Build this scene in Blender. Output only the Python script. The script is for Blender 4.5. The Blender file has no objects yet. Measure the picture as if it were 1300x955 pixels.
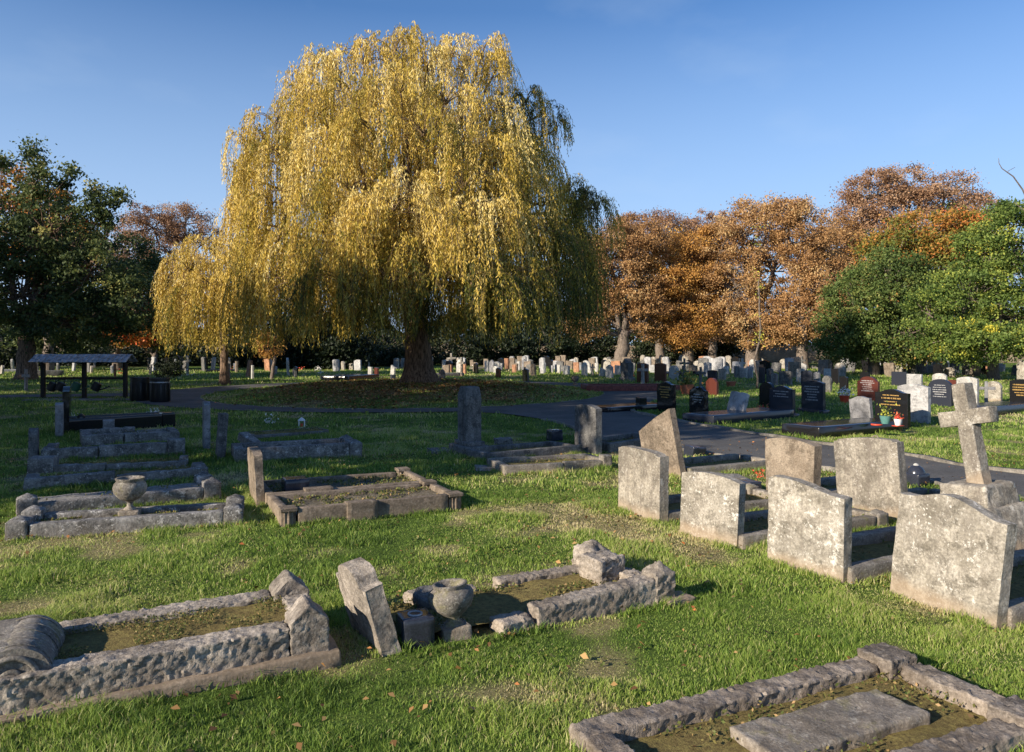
import bpy, math, random
import numpy as np
from mathutils import Vector, Matrix

random.seed(7)
rng = np.random.default_rng(11)
sc = bpy.context.scene
COL = sc.collection
F, EYE, HY = 975.0, 1.65, 442.0          # lens in pixels of a 1300-wide frame, eye height, horizon row
R = math.radians

# ------------------------------------------------------------------ camera
cam = bpy.data.cameras.new('camera')
cam_o = bpy.data.objects.new('camera', cam)
COL.objects.link(cam_o)
cam.sensor_width = 36.0
cam.lens = 36.0 * F / 1300.0
cam_o.location = (0, 0, EYE)
cam_o.rotation_euler = (R(90), 0, 0)
cam.shift_y = -(477.5 - HY) / 1300.0
cam.clip_start = 0.1
cam.clip_end = 3000
sc.camera = cam_o

# ------------------------------------------------------------------ light
SUN_TO = Vector((-0.80, -0.60, 0.0)).normalized()
SUN_EL = R(21.5)
world = bpy.data.worlds.new('World')
sc.world = world
world.use_nodes = True
wn = world.node_tree
bg = wn.nodes['Background']
sky = wn.nodes.new('ShaderNodeTexSky')
sky.sky_type = 'NISHITA'
sky.sun_disc = False
sky.sun_elevation = SUN_EL
sky.sun_rotation = math.atan2(SUN_TO.x, SUN_TO.y)
sky.air_density = 1.0
sky.dust_density = 0.0
sky.ozone_density = 7.0
# paler air low over the horizon and a thin streak of cirrus
w_tc = wn.nodes.new('ShaderNodeTexCoord')
w_sx = wn.nodes.new('ShaderNodeSeparateXYZ'); wn.links.new(w_tc.outputs['Generated'], w_sx.inputs[0])
w_mr = wn.nodes.new('ShaderNodeMapRange'); wn.links.new(w_sx.outputs[2], w_mr.inputs[0])
for i_, v_ in ((1, .05), (2, .40), (3, .95), (4, 0.0)): w_mr.inputs[i_].default_value = v_
w_mx = wn.nodes.new('ShaderNodeMix'); w_mx.data_type = 'RGBA'
wn.links.new(w_mr.outputs[0], w_mx.inputs[0]); wn.links.new(sky.outputs[0], w_mx.inputs[6])
w_mx.inputs[7].default_value = (3.1, 4.2, 5.9, 1)
w_mp = wn.nodes.new('ShaderNodeMapping'); w_mp.inputs['Scale'].default_value = (2.2, 1.0, 5.0); w_mp.inputs['Rotation'].default_value = (0, R(38), 0)
wn.links.new(w_tc.outputs['Generated'], w_mp.inputs[0])
w_no = wn.nodes.new('ShaderNodeTexNoise'); w_no.inputs['Scale'].default_value = 2.3; w_no.inputs['Detail'].default_value = 6
wn.links.new(w_mp.outputs[0], w_no.inputs['Vector'])
w_cr = wn.nodes.new('ShaderNodeMapRange'); wn.links.new(w_no.outputs[0], w_cr.inputs[0])
for i_, v_ in ((1, .56), (2, .85), (3, 0.0), (4, .16)): w_cr.inputs[i_].default_value = v_
w_m2 = wn.nodes.new('ShaderNodeMix'); w_m2.data_type = 'RGBA'
wn.links.new(w_cr.outputs[0], w_m2.inputs[0]); wn.links.new(w_mx.outputs[2], w_m2.inputs[6]); w_m2.inputs[7].default_value = (4.2, 5.0, 5.9, 1)
wn.links.new(w_m2.outputs[2], bg.inputs[0])
bg.inputs[1].default_value = 0.098
sun = bpy.data.lights.new('sun', 'SUN')
sun.energy = 5.0
sun.angle = R(0.5)
sun.color = (1.0, 0.87, 0.70)
sun_o = bpy.data.objects.new('sun', sun)
COL.objects.link(sun_o)
sd = Vector((SUN_TO.x * math.cos(SUN_EL), SUN_TO.y * math.cos(SUN_EL), math.sin(SUN_EL)))
sun_o.rotation_euler = sd.to_track_quat('Z', 'Y').to_euler()
sun_o.location = (-20, -15, 30)
sc.view_settings.view_transform = 'Standard'
sc.view_settings.look = 'None'
sc.view_settings.gamma = 1
sc.view_settings.exposure = 0.75
sc.render.engine = 'CYCLES'
sc.cycles.max_bounces = 5
sc.cycles.diffuse_bounces = 3
sc.cycles.transmission_bounces = 3
sc.cycles.use_denoising = True
try:
    sc.cycles.denoiser = 'OPENIMAGEDENOISE'
except Exception:
    pass

# ------------------------------------------------------------------ helpers
def G(px, py, z=0.0):
    d = (EYE - z) * F / (py - HY)
    return ((px - 650) / F * d, d)

def _hash(ix, iy, iz, seed):
    h = (ix * 374761393 + iy * 668265263 + iz * 2147483647 + seed * 974634777) & 0xffffffff
    h = ((h ^ (h >> 13)) * 1274126177) & 0xffffffff
    h = (h ^ (h >> 16)) & 0xffffffff
    return h.astype(np.float64) / 4294967295.0

def vnoise(p, scale=1.0, seed=0):
    p = np.asarray(p, float) * scale
    i = np.floor(p).astype(np.int64); f = p - i
    u = f * f * (3 - 2 * f)
    r = 0
    for dx in (0, 1):
        wx = u[:, 0] if dx else 1 - u[:, 0]
        for dy in (0, 1):
            wy = u[:, 1] if dy else 1 - u[:, 1]
            for dz in (0, 1):
                wz = u[:, 2] if dz else 1 - u[:, 2]
                r = r + wx * wy * wz * _hash(i[:, 0] + dx, i[:, 1] + dy, i[:, 2] + dz, seed)
    return r

def fbm2(x, y, scale, seed=0, oct=3):
    p = np.stack([np.ravel(x), np.ravel(y), np.zeros(np.size(x))], 1)
    r = 0; a = 0.5; t = 0
    for k in range(oct):
        r = r + a * vnoise(p, scale * 2 ** k, seed + k * 17); t += a; a *= .5
    return (r / t).reshape(np.shape(x))

def sstep(a, b, x):
    t = np.clip((x - a) / (b - a), 0, 1)
    return t * t * (3 - 2 * t)

MC = (-3.8, 28.9); MA, MB_ = 7.2, 8.2      # mound under the willow
def mound_r(x, y):
    return np.sqrt(((x - MC[0]) / MA) ** 2 + ((y - MC[1]) / MB_) ** 2)
def height(x, y):
    x = np.asarray(x, float); y = np.asarray(y, float)
    z = 0.30 * (1 - sstep(0.45, 1.0, mound_r(x, y)))
    b = (fbm2(x, y, 0.9, 3, 3) - 1.0) * 0.05
    far = 1 - sstep(14, 26, y)
    return z + np.where(mound_r(x, y) < 1, 0, b * far)
def hz(x, y):
    return float(height(np.array([x]), np.array([y]))[0])

def tag(o, label=None, cat=None, group=None, kind=None):
    if label: o['label'] = label
    if cat: o['category'] = cat
    if group: o['group'] = group
    if kind: o['kind'] = kind
    return o

def new_obj(name, me, parent=None, loc=None, rot=None, mat=None):
    o = bpy.data.objects.new(name, me)
    COL.objects.link(o)
    if parent: o.parent = parent
    if loc is not None: o.location = loc
    if rot is not None: o.rotation_euler = rot
    if mat and me is not None and not me.materials: me.materials.append(mat)
    return o

def empty(name, loc, rot=(0, 0, 0)):
    o = bpy.data.objects.new(name, None)
    COL.objects.link(o); o.location = loc; o.rotation_euler = rot
    o.empty_display_size = 0.2
    return o

def mesh_np(name, V, faces, attrs=None, smooth=False, mat=None, sharp=None):
    """faces: list of int arrays (n,k)"""
    me = bpy.data.meshes.new(name)
    V = np.asarray(V, np.float32)
    me.vertices.add(len(V)); me.vertices.foreach_set('co', V.ravel())
    faces = [np.asarray(f, np.int32) for f in faces if len(f)]
    tot = np.concatenate([np.full(len(f), f.shape[1], np.int32) for f in faces])
    idx = np.concatenate([f.ravel() for f in faces])
    me.loops.add(len(idx)); me.loops.foreach_set('vertex_index', idx)
    start = np.concatenate([[0], np.cumsum(tot)[:-1]]).astype(np.int32)
    me.polygons.add(len(tot)); me.polygons.foreach_set('loop_start', start)
    try: me.polygons.foreach_set('loop_total', tot)
    except Exception: pass
    if smooth:
        me.polygons.foreach_set('use_smooth', np.ones(len(tot), bool))
    me.update(calc_edges=True)
    me.validate()
    if attrs:
        for k, v in attrs.items():
            a = me.attributes.new(k, 'FLOAT', 'POINT')
            a.data.foreach_set('value', np.asarray(v, np.float32))
    if sharp: me.set_sharp_from_angle(angle=R(sharp))
    if mat: me.materials.append(mat)
    return me

def linspace_ch(a, b, n, c):
    g = np.linspace(a, b, n + 1)
    if b - a > 3 * c:
        g = np.concatenate([[a, a + c], g[(g > a + c * 1.5) & (g < b - c * 1.5)], [b - c, b]])
    return g

def gridbox(xs, ys, zs, chamfer=0.006):
    nx, ny, nz = len(xs), len(ys), len(zs)
    I, J, K = np.meshgrid(np.arange(nx), np.arange(ny), np.arange(nz), indexing='ij')
    bx = (I == 0) | (I == nx - 1); by = (J == 0) | (J == ny - 1); bz = (K == 0) | (K == nz - 1)
    m = bx | by | bz
    idx = -np.ones((nx, ny, nz), np.int64); idx[m] = np.arange(m.sum())
    X, Y, Z = np.meshgrid(xs, ys, zs, indexing='ij')
    V = np.stack([X[m], Y[m], Z[m]], 1).astype(float)
    cnt = (bx.astype(int) + by + bz)[m]
    if chamfer:
        e = cnt >= 2
        sx = np.where(I[m] == 0, 1, np.where(I[m] == nx - 1, -1, 0))
        sy = np.where(J[m] == 0, 1, np.where(J[m] == ny - 1, -1, 0))
        sz = np.where(K[m] == 0, 0, np.where(K[m] == nz - 1, -1, 0))
        S = np.stack([sx, sy, sz], 1) * (chamfer * .42)
        V[e] += S[e]
    Fs = []
    def q(A, flip):
        f = np.stack([A[:-1, :-1].ravel(), A[1:, :-1].ravel(), A[1:, 1:].ravel(), A[:-1, 1:].ravel()], 1)
        Fs.append(f[:, ::-1] if flip else f)
    q(idx[0], True); q(idx[-1], False)
    q(idx[:, 0], False); q(idx[:, -1], True)
    q(idx[:, :, 0], True); q(idx[:, :, -1], False)
    return V, np.concatenate(Fs)

def vnormals(V, Fq):
    n = np.zeros_like(V)
    a = V[Fq[:, 1]] - V[Fq[:, 0]]; b = V[Fq[:, 2]] - V[Fq[:, 0]]
    fn = np.cross(a, b)
    for k in range(Fq.shape[1]): np.add.at(n, Fq[:, k], fn)
    return n / (np.linalg.norm(n, axis=1, keepdims=True) + 1e-9)

def roughen(V, Fq, amp=0.003, scale=14, seed=0, amp2=0.0, scale2=9):
    N = vnormals(V, Fq)
    d = (vnoise(V, scale, seed) - .5) * 2 * amp + (vnoise(V, scale * 2.3, seed + 5) - .5) * amp
    if amp2: d = d + (.5 - 2.2 * np.abs(vnoise(V, scale2, seed + 9) - .5) - .9 * np.abs(vnoise(V, scale2 * 2.1, seed + 13) - .5)) * 1.2 * amp2
    return V + N * d[:, None]

_seed = [0]
def block_mesh(name, x0, x1, y0, y1, z0, z1, res=0.04, ch=0.008, amp=0.003, scale=14, amp2=0.0, mat=None, fn=None, smooth=True, nz=None):
    _seed[0] += 1
    f = lambda a, b: max(1, int(round((b - a) / res)))
    V, Q = gridbox(linspace_ch(x0, x1, f(x0, x1), ch), linspace_ch(y0, y1, f(y0, y1), ch),
                   linspace_ch(z0, z1, f(z0, z1), ch), ch)
    if fn is not None: V = fn(V)
    if amp or amp2: V = roughen(V, Q, amp, (60 if res < .02 else scale), _seed[0], amp2, (20 if res < .02 else 9))
    return mesh_np(name, V, [Q], smooth=smooth, mat=mat, sharp=40)

def merge(parts):
    Vs, Fs, off = [], {}, 0
    for V, fl in parts:
        Vs.append(V)
        for f in fl:
            f = np.asarray(f)
            Fs.setdefault(f.shape[1], []).append(f + off)
        off += len(V)
    return np.concatenate(Vs), [np.concatenate(v) for v in Fs.values()]

def tube(pts, rad, sides=6, cap=True):
    pts = np.asarray(pts, float); n = len(pts)
    rad = np.broadcast_to(np.asarray(rad, float), (n,))
    T = np.gradient(pts, axis=0); T /= np.linalg.norm(T, axis=1, keepdims=True) + 1e-9
    up = np.array([0, 0, 1.0]) if abs(T[0][2]) < .9 else np.array([1.0, 0, 0])
    V = []
    a = np.arange(sides) / sides * 2 * np.pi
    for i in range(n):
        s = np.cross(T[i], up); s /= np.linalg.norm(s) + 1e-9
        u = np.cross(s, T[i])
        up = u
        V.append(pts[i] + rad[i] * (np.cos(a)[:, None] * s + np.sin(a)[:, None] * u))
    V = np.concatenate(V)
    q = []
    for i in range(n - 1):
        for j in range(sides):
            k = (j + 1) % sides
            q.append((i * sides + j, i * sides + k, (i + 1) * sides + k, (i + 1) * sides + j))
    fl = [np.array(q)]
    if cap:
        c0 = len(V); V = np.concatenate([V, pts[:1], pts[-1:]])
        t = []
        for j in range(sides):
            k = (j + 1) % sides
            t.append((c0, k, j)); t.append((c0 + 1, (n - 1) * sides + j, (n - 1) * sides + k))
        fl.append(np.array(t))
    return V, fl

def lathe(profile, sides=28, amp=0, seed=0):
    pr = np.asarray(profile, float); n = len(pr)
    a = np.arange(sides) / sides * 2 * np.pi
    V = np.stack([np.outer(pr[:, 0], np.cos(a)).ravel(), np.outer(pr[:, 0], np.sin(a)).ravel(), np.repeat(pr[:, 1], sides)], 1)
    q = [(i * sides + j, i * sides + (j + 1) % sides, (i + 1) * sides + (j + 1) % sides, (i + 1) * sides + j)
         for i in range(n - 1) for j in range(sides)]
    Q = np.array(q)
    if amp: V = roughen(V, Q, amp, 30, seed)
    return V, [Q]

# ------------------------------------------------------------------ materials
def nodes_mat(name):
    m = bpy.data.materials.new(name); m.use_nodes = True
    nt = m.node_tree; b = nt.nodes['Principled BSDF']
    return m, nt, b

def N(nt, t, **kw):
    n = nt.nodes.new(t)
    for k, v in kw.items():
        if hasattr(n, k): setattr(n, k, v)
        else: n.inputs[k].default_value = v
    return n

def ramp(nt, stops, fac=None, interp='LINEAR'):
    r = nt.nodes.new('ShaderNodeValToRGB'); cr = r.color_ramp; cr.interpolation = interp
    while len(cr.elements) < len(stops): cr.elements.new(0.5)
    for e, (p, c) in zip(cr.elements, stops):
        e.position = p; e.color = (c[0], c[1], c[2], 1) if not isinstance(c, (int, float)) else (c, c, c, 1)
    if fac is not None: nt.links.new(fac, r.inputs[0])
    return r

def mix(nt, a, b, fac, mode='MIX'):
    m = nt.nodes.new('ShaderNodeMix'); m.data_type = 'RGBA'; m.blend_type = mode
    for s, v in ((m.inputs[6], a), (m.inputs[7], b), (m.inputs[0], fac)):
        if hasattr(v, 'default_value') or hasattr(v, 'is_output'): nt.links.new(v, s)
        elif isinstance(v, (int, float)): s.default_value = v
        else: s.default_value = (*v, 1)
    return m.outputs[2]

def objvec(nt):
    tc = nt.nodes.new('ShaderNodeTexCoord'); oi = nt.nodes.new('ShaderNodeObjectInfo')
    mu = N(nt, 'ShaderNodeMath', operation='MULTIPLY'); mu.inputs[1].default_value = 37.0
    nt.links.new(oi.outputs['Random'], mu.inputs[0])
    ad = N(nt, 'ShaderNodeVectorMath', operation='ADD')
    nt.links.new(tc.outputs['Object'], ad.inputs[0]); nt.links.new(mu.outputs[0], ad.inputs[1])
    return tc.outputs['Object'], ad.outputs[0]

def noise(nt, vec, scale, detail=4, rough=.55, sc3=None):
    if sc3:
        mp = nt.nodes.new('ShaderNodeMapping'); mp.inputs['Scale'].default_value = sc3
        nt.links.new(vec, mp.inputs[0]); vec = mp.outputs[0]
    n = nt.nodes.new('ShaderNodeTexNoise'); n.inputs['Scale'].default_value = scale
    n.inputs['Detail'].default_value = detail; n.inputs['Roughness'].default_value = rough
    nt.links.new(vec, n.inputs['Vector'])
    return n.outputs[0]

def stone_mat(name, c1, c2, lichen=.3, lich_col=(.62, .60, .54), streak=.4, dark=(.09, .085, .075), stain=0.0, grain=60, bump=.4, rough=.9, moss=0.0):
    m, nt, b = nodes_mat(name); L = nt.links
    raw, v = objvec(nt)
    base = ramp(nt, [(.36, c1), (.62, c2)], noise(nt, v, 4, 8, .75)).outputs[0]
    g = ramp(nt, [(.35, .62), (.65, 1.2)], noise(nt, v, grain, 3, .75)).outputs[0]
    big = ramp(nt, [(.35, .72), (.6, 1.06)], noise(nt, v, 2.1, 4, .6)).outputs[0]
    base = mix(nt, base, big, 1.0, 'MULTIPLY')
    alg = ramp(nt, [(.50, 0), (.59, .8)], noise(nt, v, 6.5, 7, .8)).outputs[0]
    base = mix(nt, base, tuple(x * .52 for x in c1), alg)
    pl = ramp(nt, [(.56, 0), (.64, .6)], noise(nt, v, 3.3, 6, .7)).outputs[0]
    base = mix(nt, base, tuple(min(.62, x * 1.22) for x in c2), pl)
    col = mix(nt, base, g, 1.0, 'MULTIPLY')
    # vertical dark algae streaks
    st = ramp(nt, [(.47, 0), (.64, 1)], noise(nt, v, 5, 7, .75, (3.6, 3.6, .6))).outputs[0]
    st2 = N(nt, 'ShaderNodeMath', operation='MULTIPLY'); L.new(st, st2.inputs[0]); st2.inputs[1].default_value = streak
    col = mix(nt, col, dark, st2.outputs[0])
    if lichen > 0:
        vo = nt.nodes.new('ShaderNodeTexVoronoi'); vo.inputs['Scale'].default_value = 36
        dn = N(nt, 'ShaderNodeVectorMath', operation='ADD')
        nz = nt.nodes.new('ShaderNodeTexNoise'); nz.inputs['Scale'].default_value = 30; L.new(v, nz.inputs['Vector'])
        sc_ = N(nt, 'ShaderNodeVectorMath', operation='SCALE'); sc_.inputs['Scale'].default_value = .05
        L.new(nz.outputs[1], sc_.inputs[0]); L.new(v, dn.inputs[0]); L.new(sc_.outputs[0], dn.inputs[1]); L.new(dn.outputs[0], vo.inputs['Vector'])
        spot = ramp(nt, [(.16, 1), (.30, 0)], vo.outputs['Distance']).outputs[0]
        msk = ramp(nt, [(.46, 0), (.60, 1)], noise(nt, v, 4.5, 5, .7)).outputs[0]
        pat = ramp(nt, [(.57, 0), (.61, 1)], noise(nt, v, 10, 9, .82)).outputs[0]
        mm = N(nt, 'ShaderNodeMath', operation='MULTIPLY'); L.new(spot, mm.inputs[0]); L.new(msk, mm.inputs[1])
        mx = N(nt, 'ShaderNodeMath', operation='MAXIMUM'); L.new(mm.outputs[0], mx.inputs[0]); L.new(pat, mx.inputs[1])
        ml = N(nt, 'ShaderNodeMath', operation='MULTIPLY'); L.new(mx.outputs[0], ml.inputs[0]); ml.inputs[1].default_value = min(1, lichen * 1.6)
        col = mix(nt, col, lich_col, ml.outputs[0])
        dk = ramp(nt, [(.57, 0), (.66, .85)], noise(nt, v, 42, 5, .85)).outputs[0]
        dm = N(nt, 'ShaderNodeMath', operation='MULTIPLY'); L.new(dk, dm.inputs[0]); L.new(msk, dm.inputs[1])
        col = mix(nt, col, dark, dm.outputs[0])
    if stain or moss:
        sx = nt.nodes.new('ShaderNodeSeparateXYZ'); L.new(raw, sx.inputs[0])
        ns = noise(nt, v, 9, 3)
        ma = N(nt, 'ShaderNodeMath', operation='MULTIPLY_ADD'); L.new(ns, ma.inputs[0]); ma.inputs[1].default_value = -.10; L.new(sx.outputs[2], ma.inputs[2])
        if stain:
            f = ramp(nt, [(0.0, stain), (.075, 0)], ma.outputs[0]).outputs[0]
            col = mix(nt, col, (.33, .25, .17), f)
    if moss:
        f = ramp(nt, [(.55, 0), (.66, moss)], noise(nt, v, 8, 6, .7)).outputs[0]
        col = mix(nt, col, (.16, .15, .04), f)
    L.new(col, b.inputs['Base Color'])
    b.inputs['Roughness'].default_value = rough
    b.inputs['Specular IOR Level'].default_value = .25
    bp = nt.nodes.new('ShaderNodeBump'); bp.inputs['Strength'].default_value = bump; bp.inputs['Distance'].default_value = .012
    L.new(noise(nt, v, grain * .8, 5, .7), bp.inputs['Height']); L.new(bp.outputs[0], b.inputs['Normal'])
    return m

def plain_mat(name, c, rough=.6, metal=0, var=.15, scale=12, bump=0.1, spec=.4):
    m, nt, b = nodes_mat(name)
    raw, v = objvec(nt)
    r = ramp(nt, [(.3, tuple(x * (1 - var) for x in c)), (.7, tuple(min(1, x * (1 + var)) for x in c))], noise(nt, v, scale, 5, .6))
    nt.links.new(r.outputs[0], b.inputs['Base Color'])
    b.inputs['Roughness'].default_value = rough; b.inputs['Metallic'].default_value = metal
    b.inputs['Specular IOR Level'].default_value = spec
    if bump:
        bp = nt.nodes.new('ShaderNodeBump'); bp.inputs['Strength'].default_value = bump; bp.inputs['Distance'].default_value = .01
        nt.links.new(noise(nt, v, scale * 3, 4), bp.inputs['Height']); nt.links.new(bp.outputs[0], b.inputs['Normal'])
    return m

def leaf_mat(name, stops, trans=.25, rough=.6):
    m = bpy.data.materials.new(name); m.use_nodes = True; nt = m.node_tree
    b = nt.nodes['Principled BSDF']; out = nt.nodes['Material Output']
    at = nt.nodes.new('ShaderNodeAttribute'); at.attribute_name = 'tone'
    r = ramp(nt, stops, at.outputs['Fac'])
    nt.links.new(r.outputs[0], b.inputs['Base Color']); b.inputs['Roughness'].default_value = rough
    b.inputs['Specular IOR Level'].default_value = .25
    t = nt.nodes.new('ShaderNodeBsdfTranslucent'); nt.links.new(r.outputs[0], t.inputs[0])
    ms = nt.nodes.new('ShaderNodeMixShader'); ms.inputs[0].default_value = trans
    nt.links.new(b.outputs[0], ms.inputs[1]); nt.links.new(t.outputs[0], ms.inputs[2]); nt.links.new(ms.outputs[0], out.inputs[0])
    return m

M = {}
M['pale'] = stone_mat('pale_weathered_limestone', (.26, .235, .19), (.47, .435, .375), .60, (.60, .58, .53), .55, (.17, .15, .125), .65, 55, .6)
M['pale2'] = stone_mat('streaked_limestone', (.24, .215, .175), (.40, .365, .305), .38, (.56, .54, .49), .80, (.15, .13, .11), .6, 55, .6)
M['pink'] = stone_mat('pebbly_brown_stone', (.25, .20, .15), (.37, .31, .24), .12, (.5, .45, .36), .25, (.13, .11, .085), .3, 75, .9)
M['kerb'] = stone_mat('grey_kerb_stone', (.17, .155, .135), (.33, .30, .26), .35, (.5, .48, .42), .5, (.08, .075, .065), .25, 70, .7, .92, .5)
M['kerb_w'] = stone_mat('lichen_covered_kerb', (.13, .125, .12), (.29, .28, .265), .6, (.50, .49, .47), .6, (.07, .068, .065), .1, 45, .7)
M['granite'] = stone_mat('rough_hewn_granite', (.22, .19, .16), (.44, .39, .33), .2, (.55, .50, .44), .25, (.10, .09, .08), .2, 48, 1.0)
M['granite_r'] = stone_mat('brownish_rough_granite', (.17, .145, .125), (.34, .295, .25), .2, (.45, .41, .36), .3, (.09, .075, .06), .2, 50, 1.0)
M['tan'] = stone_mat('tan_sandstone', (.17, .135, .10), (.29, .235, .18), .2, (.45, .40, .33), .5, (.11, .09, .07), .3, 45, .4)
M['grey'] = stone_mat('dark_grey_stone', (.10, .10, .10), (.22, .215, .205), .3, (.36, .35, .32), .6, (.05, .05, .05), .1, 50, .5)
M['lgrey'] = stone_mat('light_grey_polished_granite', (.36, .36, .36), (.48, .48, .48), .0, (.5, .5, .5), .1, (.2, .2, .2), .0, 160, .08, .45)
M['mgrey'] = stone_mat('mid_grey_granite', (.20, .20, .21), (.30, .30, .31), .1, (.4, .4, .4), .2, (.1, .1, .1), .0, 120, .15, .5)
M['white'] = stone_mat('white_marble', (.42, .41, .38), (.58, .57, .54), .05, (.75, .75, .72), .25, (.32, .31, .28), .1, 40, .1, .6)
M['black'] = plain_mat('black_polished_granite', (.012, .012, .013), .16, 0, .3, 90, .0, .5)
M['dblue'] = plain_mat('dark_blue_granite', (.028, .032, .045), .22, 0, .35, 90, .0, .5)
M['redbr'] = plain_mat('red_brown_granite', (.10, .03, .022), .25, 0, .3, 120, .0, .5)
M['orange'] = stone_mat('orange_terracotta_stone', (.32, .16, .09), (.46, .25, .15), .1, (.5, .4, .3), .2, (.18, .1, .07), .1, 60, .3)
M['brick'] = plain_mat('red_edging', (.18, .05, .038), .7, 0, .5, 14, .3)
M['wood'] = plain_mat('dark_stained_timber', (.018, .014, .012), .7, 0, .3, 20, .3)
M['binmetal'] = plain_mat('black_painted_metal', (.010, .010, .011), .4, 0, .2, 30, .05)
M['band'] = plain_mat('pale_metal_band', (.34, .34, .35), .35, .6, .1, 30, .0)
M['plast_g'] = plain_mat('dark_green_plastic', (.03, .10, .055), .45, 0, .1, 20, .0)
M['plast_b'] = plain_mat('black_plastic', (.014, .014, .015), .4, 0, .1, 20, .0)
M['gold'] = plain_mat('gold_lettering', (.62, .40, .13), .4, .2, .1, 30, .0)
M['silver'] = plain_mat('silver_lettering', (.55, .55, .55), .5, 0, .1, 30, .0)
M['teal'] = plain_mat('teal_glazed_ceramic', (.10, .24, .22), .3, 0, .15, 20, .0)
M['whitep'] = plain_mat('white_ceramic', (.72, .70, .68), .4, 0, .1, 20, .0)
M['redp'] = plain_mat('red_orange_plastic', (.60, .07, .03), .4, 0, .1, 20, .0)
M['terra'] = plain_mat('terracotta', (.38, .13, .07), .8, 0, .2, 20, .1)
def asphalt_mat():
    m, nt, b = nodes_mat('asphalt'); tc = nt.nodes.new('ShaderNodeTexCoord'); v = tc.outputs['Object']
    c = ramp(nt, [(.35, (.075, .074, .073)), (.65, (.13, .127, .122))], noise(nt, v, .9, 7, .75)).outputs[0]
    c = mix(nt, c, ramp(nt, [(.3, .6), (.7, 1.35)], noise(nt, v, 70, 3, .8)).outputs[0], 1, 'MULTIPLY')
    c = mix(nt, c, (.19, .17, .13), ramp(nt, [(.60, 0), (.68, .5)], noise(nt, v, 2.6, 8, .8)).outputs[0])
    nt.links.new(c, b.inputs['Base Color']); b.inputs['Roughness'].default_value = .93; b.inputs['Specular IOR Level'].default_value = .2
    bp = nt.nodes.new('ShaderNodeBump'); bp.inputs['Strength'].default_value = .6; bp.inputs['Distance'].default_value = .01
    nt.links.new(noise(nt, v, 90, 3), bp.inputs['Height']); nt.links.new(bp.outputs[0], b.inputs['Normal'])
    return m
M['asphalt'] = asphalt_mat()
M['edging'] = stone_mat('concrete_edging', (.17, .155, .13), (.30, .275, .235), .1, (.4, .38, .34), .3, (.12, .11, .1), .0, 60, .4)
M['blackgold'] = M['black']

def bark_mat(name, c1, c2, sc3=(7, 7, 1.2)):
    m, nt, b = nodes_mat(name); raw, v = objvec(nt)
    n = noise(nt, raw, 3, 6, .7, sc3)
    r = ramp(nt, [(.36, c1), (.62, c2)], n); nt.links.new(r.outputs[0], b.inputs['Base Color'])
    b.inputs['Roughness'].default_value = .95; b.inputs['Specular IOR Level'].default_value = .15
    bp = nt.nodes.new('ShaderNodeBump'); bp.inputs['Strength'].default_value = 1; bp.inputs['Distance'].default_value = .08
    nt.links.new(n, bp.inputs['Height']); nt.links.new(bp.outputs[0], b.inputs['Normal'])
    return m
M['bark'] = bark_mat('deep_furrowed_bark', (.04, .028, .02), (.34, .235, .165))
M['bark2'] = bark_mat('grey_brown_bark', (.10, .08, .065), (.28, .23, .19))
M['twig'] = plain_mat('thin_twig', (.16, .11, .055), .9, 0, .2, 9, .0)

M['willow'] = leaf_mat('willow_leaves', [(0, (.035, .060, .016)), (.25, (.11, .125, .025)), (.45, (.38, .30, .045)), (.7, (.69, .49, .095)), (1, (.88, .74, .32))], .30)
M['chest'] = leaf_mat('rusty_chestnut_leaves', [(0, (.15, .075, .032)), (.35, (.35, .195, .080)), (.7, (.51, .31, .135)), (1, (.64, .48, .24))], .25)
M['orangel'] = leaf_mat('orange_gold_leaves', [(0, (.20, .095, .030)), (.4, (.44, .225, .060)), (.8, (.60, .345, .09)), (1, (.70, .50, .18))], .25)
M['brownl'] = leaf_mat('sparse_brown_leaves', [(0, (.13, .07, .045)), (.5, (.32, .18, .10)), (1, (.50, .33, .20))], .25)
M['darkl'] = leaf_mat('dark_green_leaves', [(0, (.030, .048, .020)), (.5, (.075, .108, .036)), (.85, (.16, .19, .055)), (1, (.42, .38, .12))], .3)
M['greenl'] = leaf_mat('mid_green_leaves', [(0, (.035, .060, .020)), (.5, (.11, .165, .042)), (.82, (.24, .26, .07)), (1, (.48, .24, .07))], .25)
M['maple'] = leaf_mat('turning_maple_leaves', [(0, (.06, .09, .02)), (.3, (.17, .19, .035)), (.55, (.42, .22, .05)), (.85, (.56, .19, .05)), (1, (.66, .12, .04))], .25)
M['yellowg'] = leaf_mat('yellow_green_leaves', [(0, (.055, .10, .022)), (.45, (.16, .225, .05)), (.75, (.36, .40, .075)), (1, (.70, .62, .08))], .3)
M['yew'] = leaf_mat('dark_yew_needles', [(0, (.008, .014, .008)), (.7, (.022, .034, .014)), (1, (.05, .06, .02))], .1)
M['ivy'] = leaf_mat('low_weed_leaves', [(0, (.05, .08, .02)), (.5, (.13, .15, .04)), (.8, (.28, .20, .08)), (1, (.40, .26, .12))], .2)
M['litter'] = leaf_mat('fallen_dry_leaves', [(0, (.09, .045, .02)), (.5, (.26, .14, .05)), (.85, (.46, .30, .12)), (1, (.55, .16, .05))], .1)
M['petal'] = leaf_mat('flower_petals', [(0, (.10, .2, .05)), (.4, (.12, .22, .06)), (.5, (.75, .7, .7)), (1, (.9, .88, .85))], .1)
M['redpetal'] = leaf_mat('red_petals', [(0, (.10, .2, .05)), (.4, (.12, .22, .06)), (.5, (.7, .06, .05)), (1, (.8, .2, .1))], .1)

# grass blades: tone attribute from green to straw
M['grass'] = leaf_mat('grass_blades', [(0, (.060, .105, .022)), (.3, (.150, .25, .040)), (.6, (.32, .42, .085)), (.8, (.48, .47, .19)), (1, (.60, .51, .30))], .35, .55)

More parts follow.
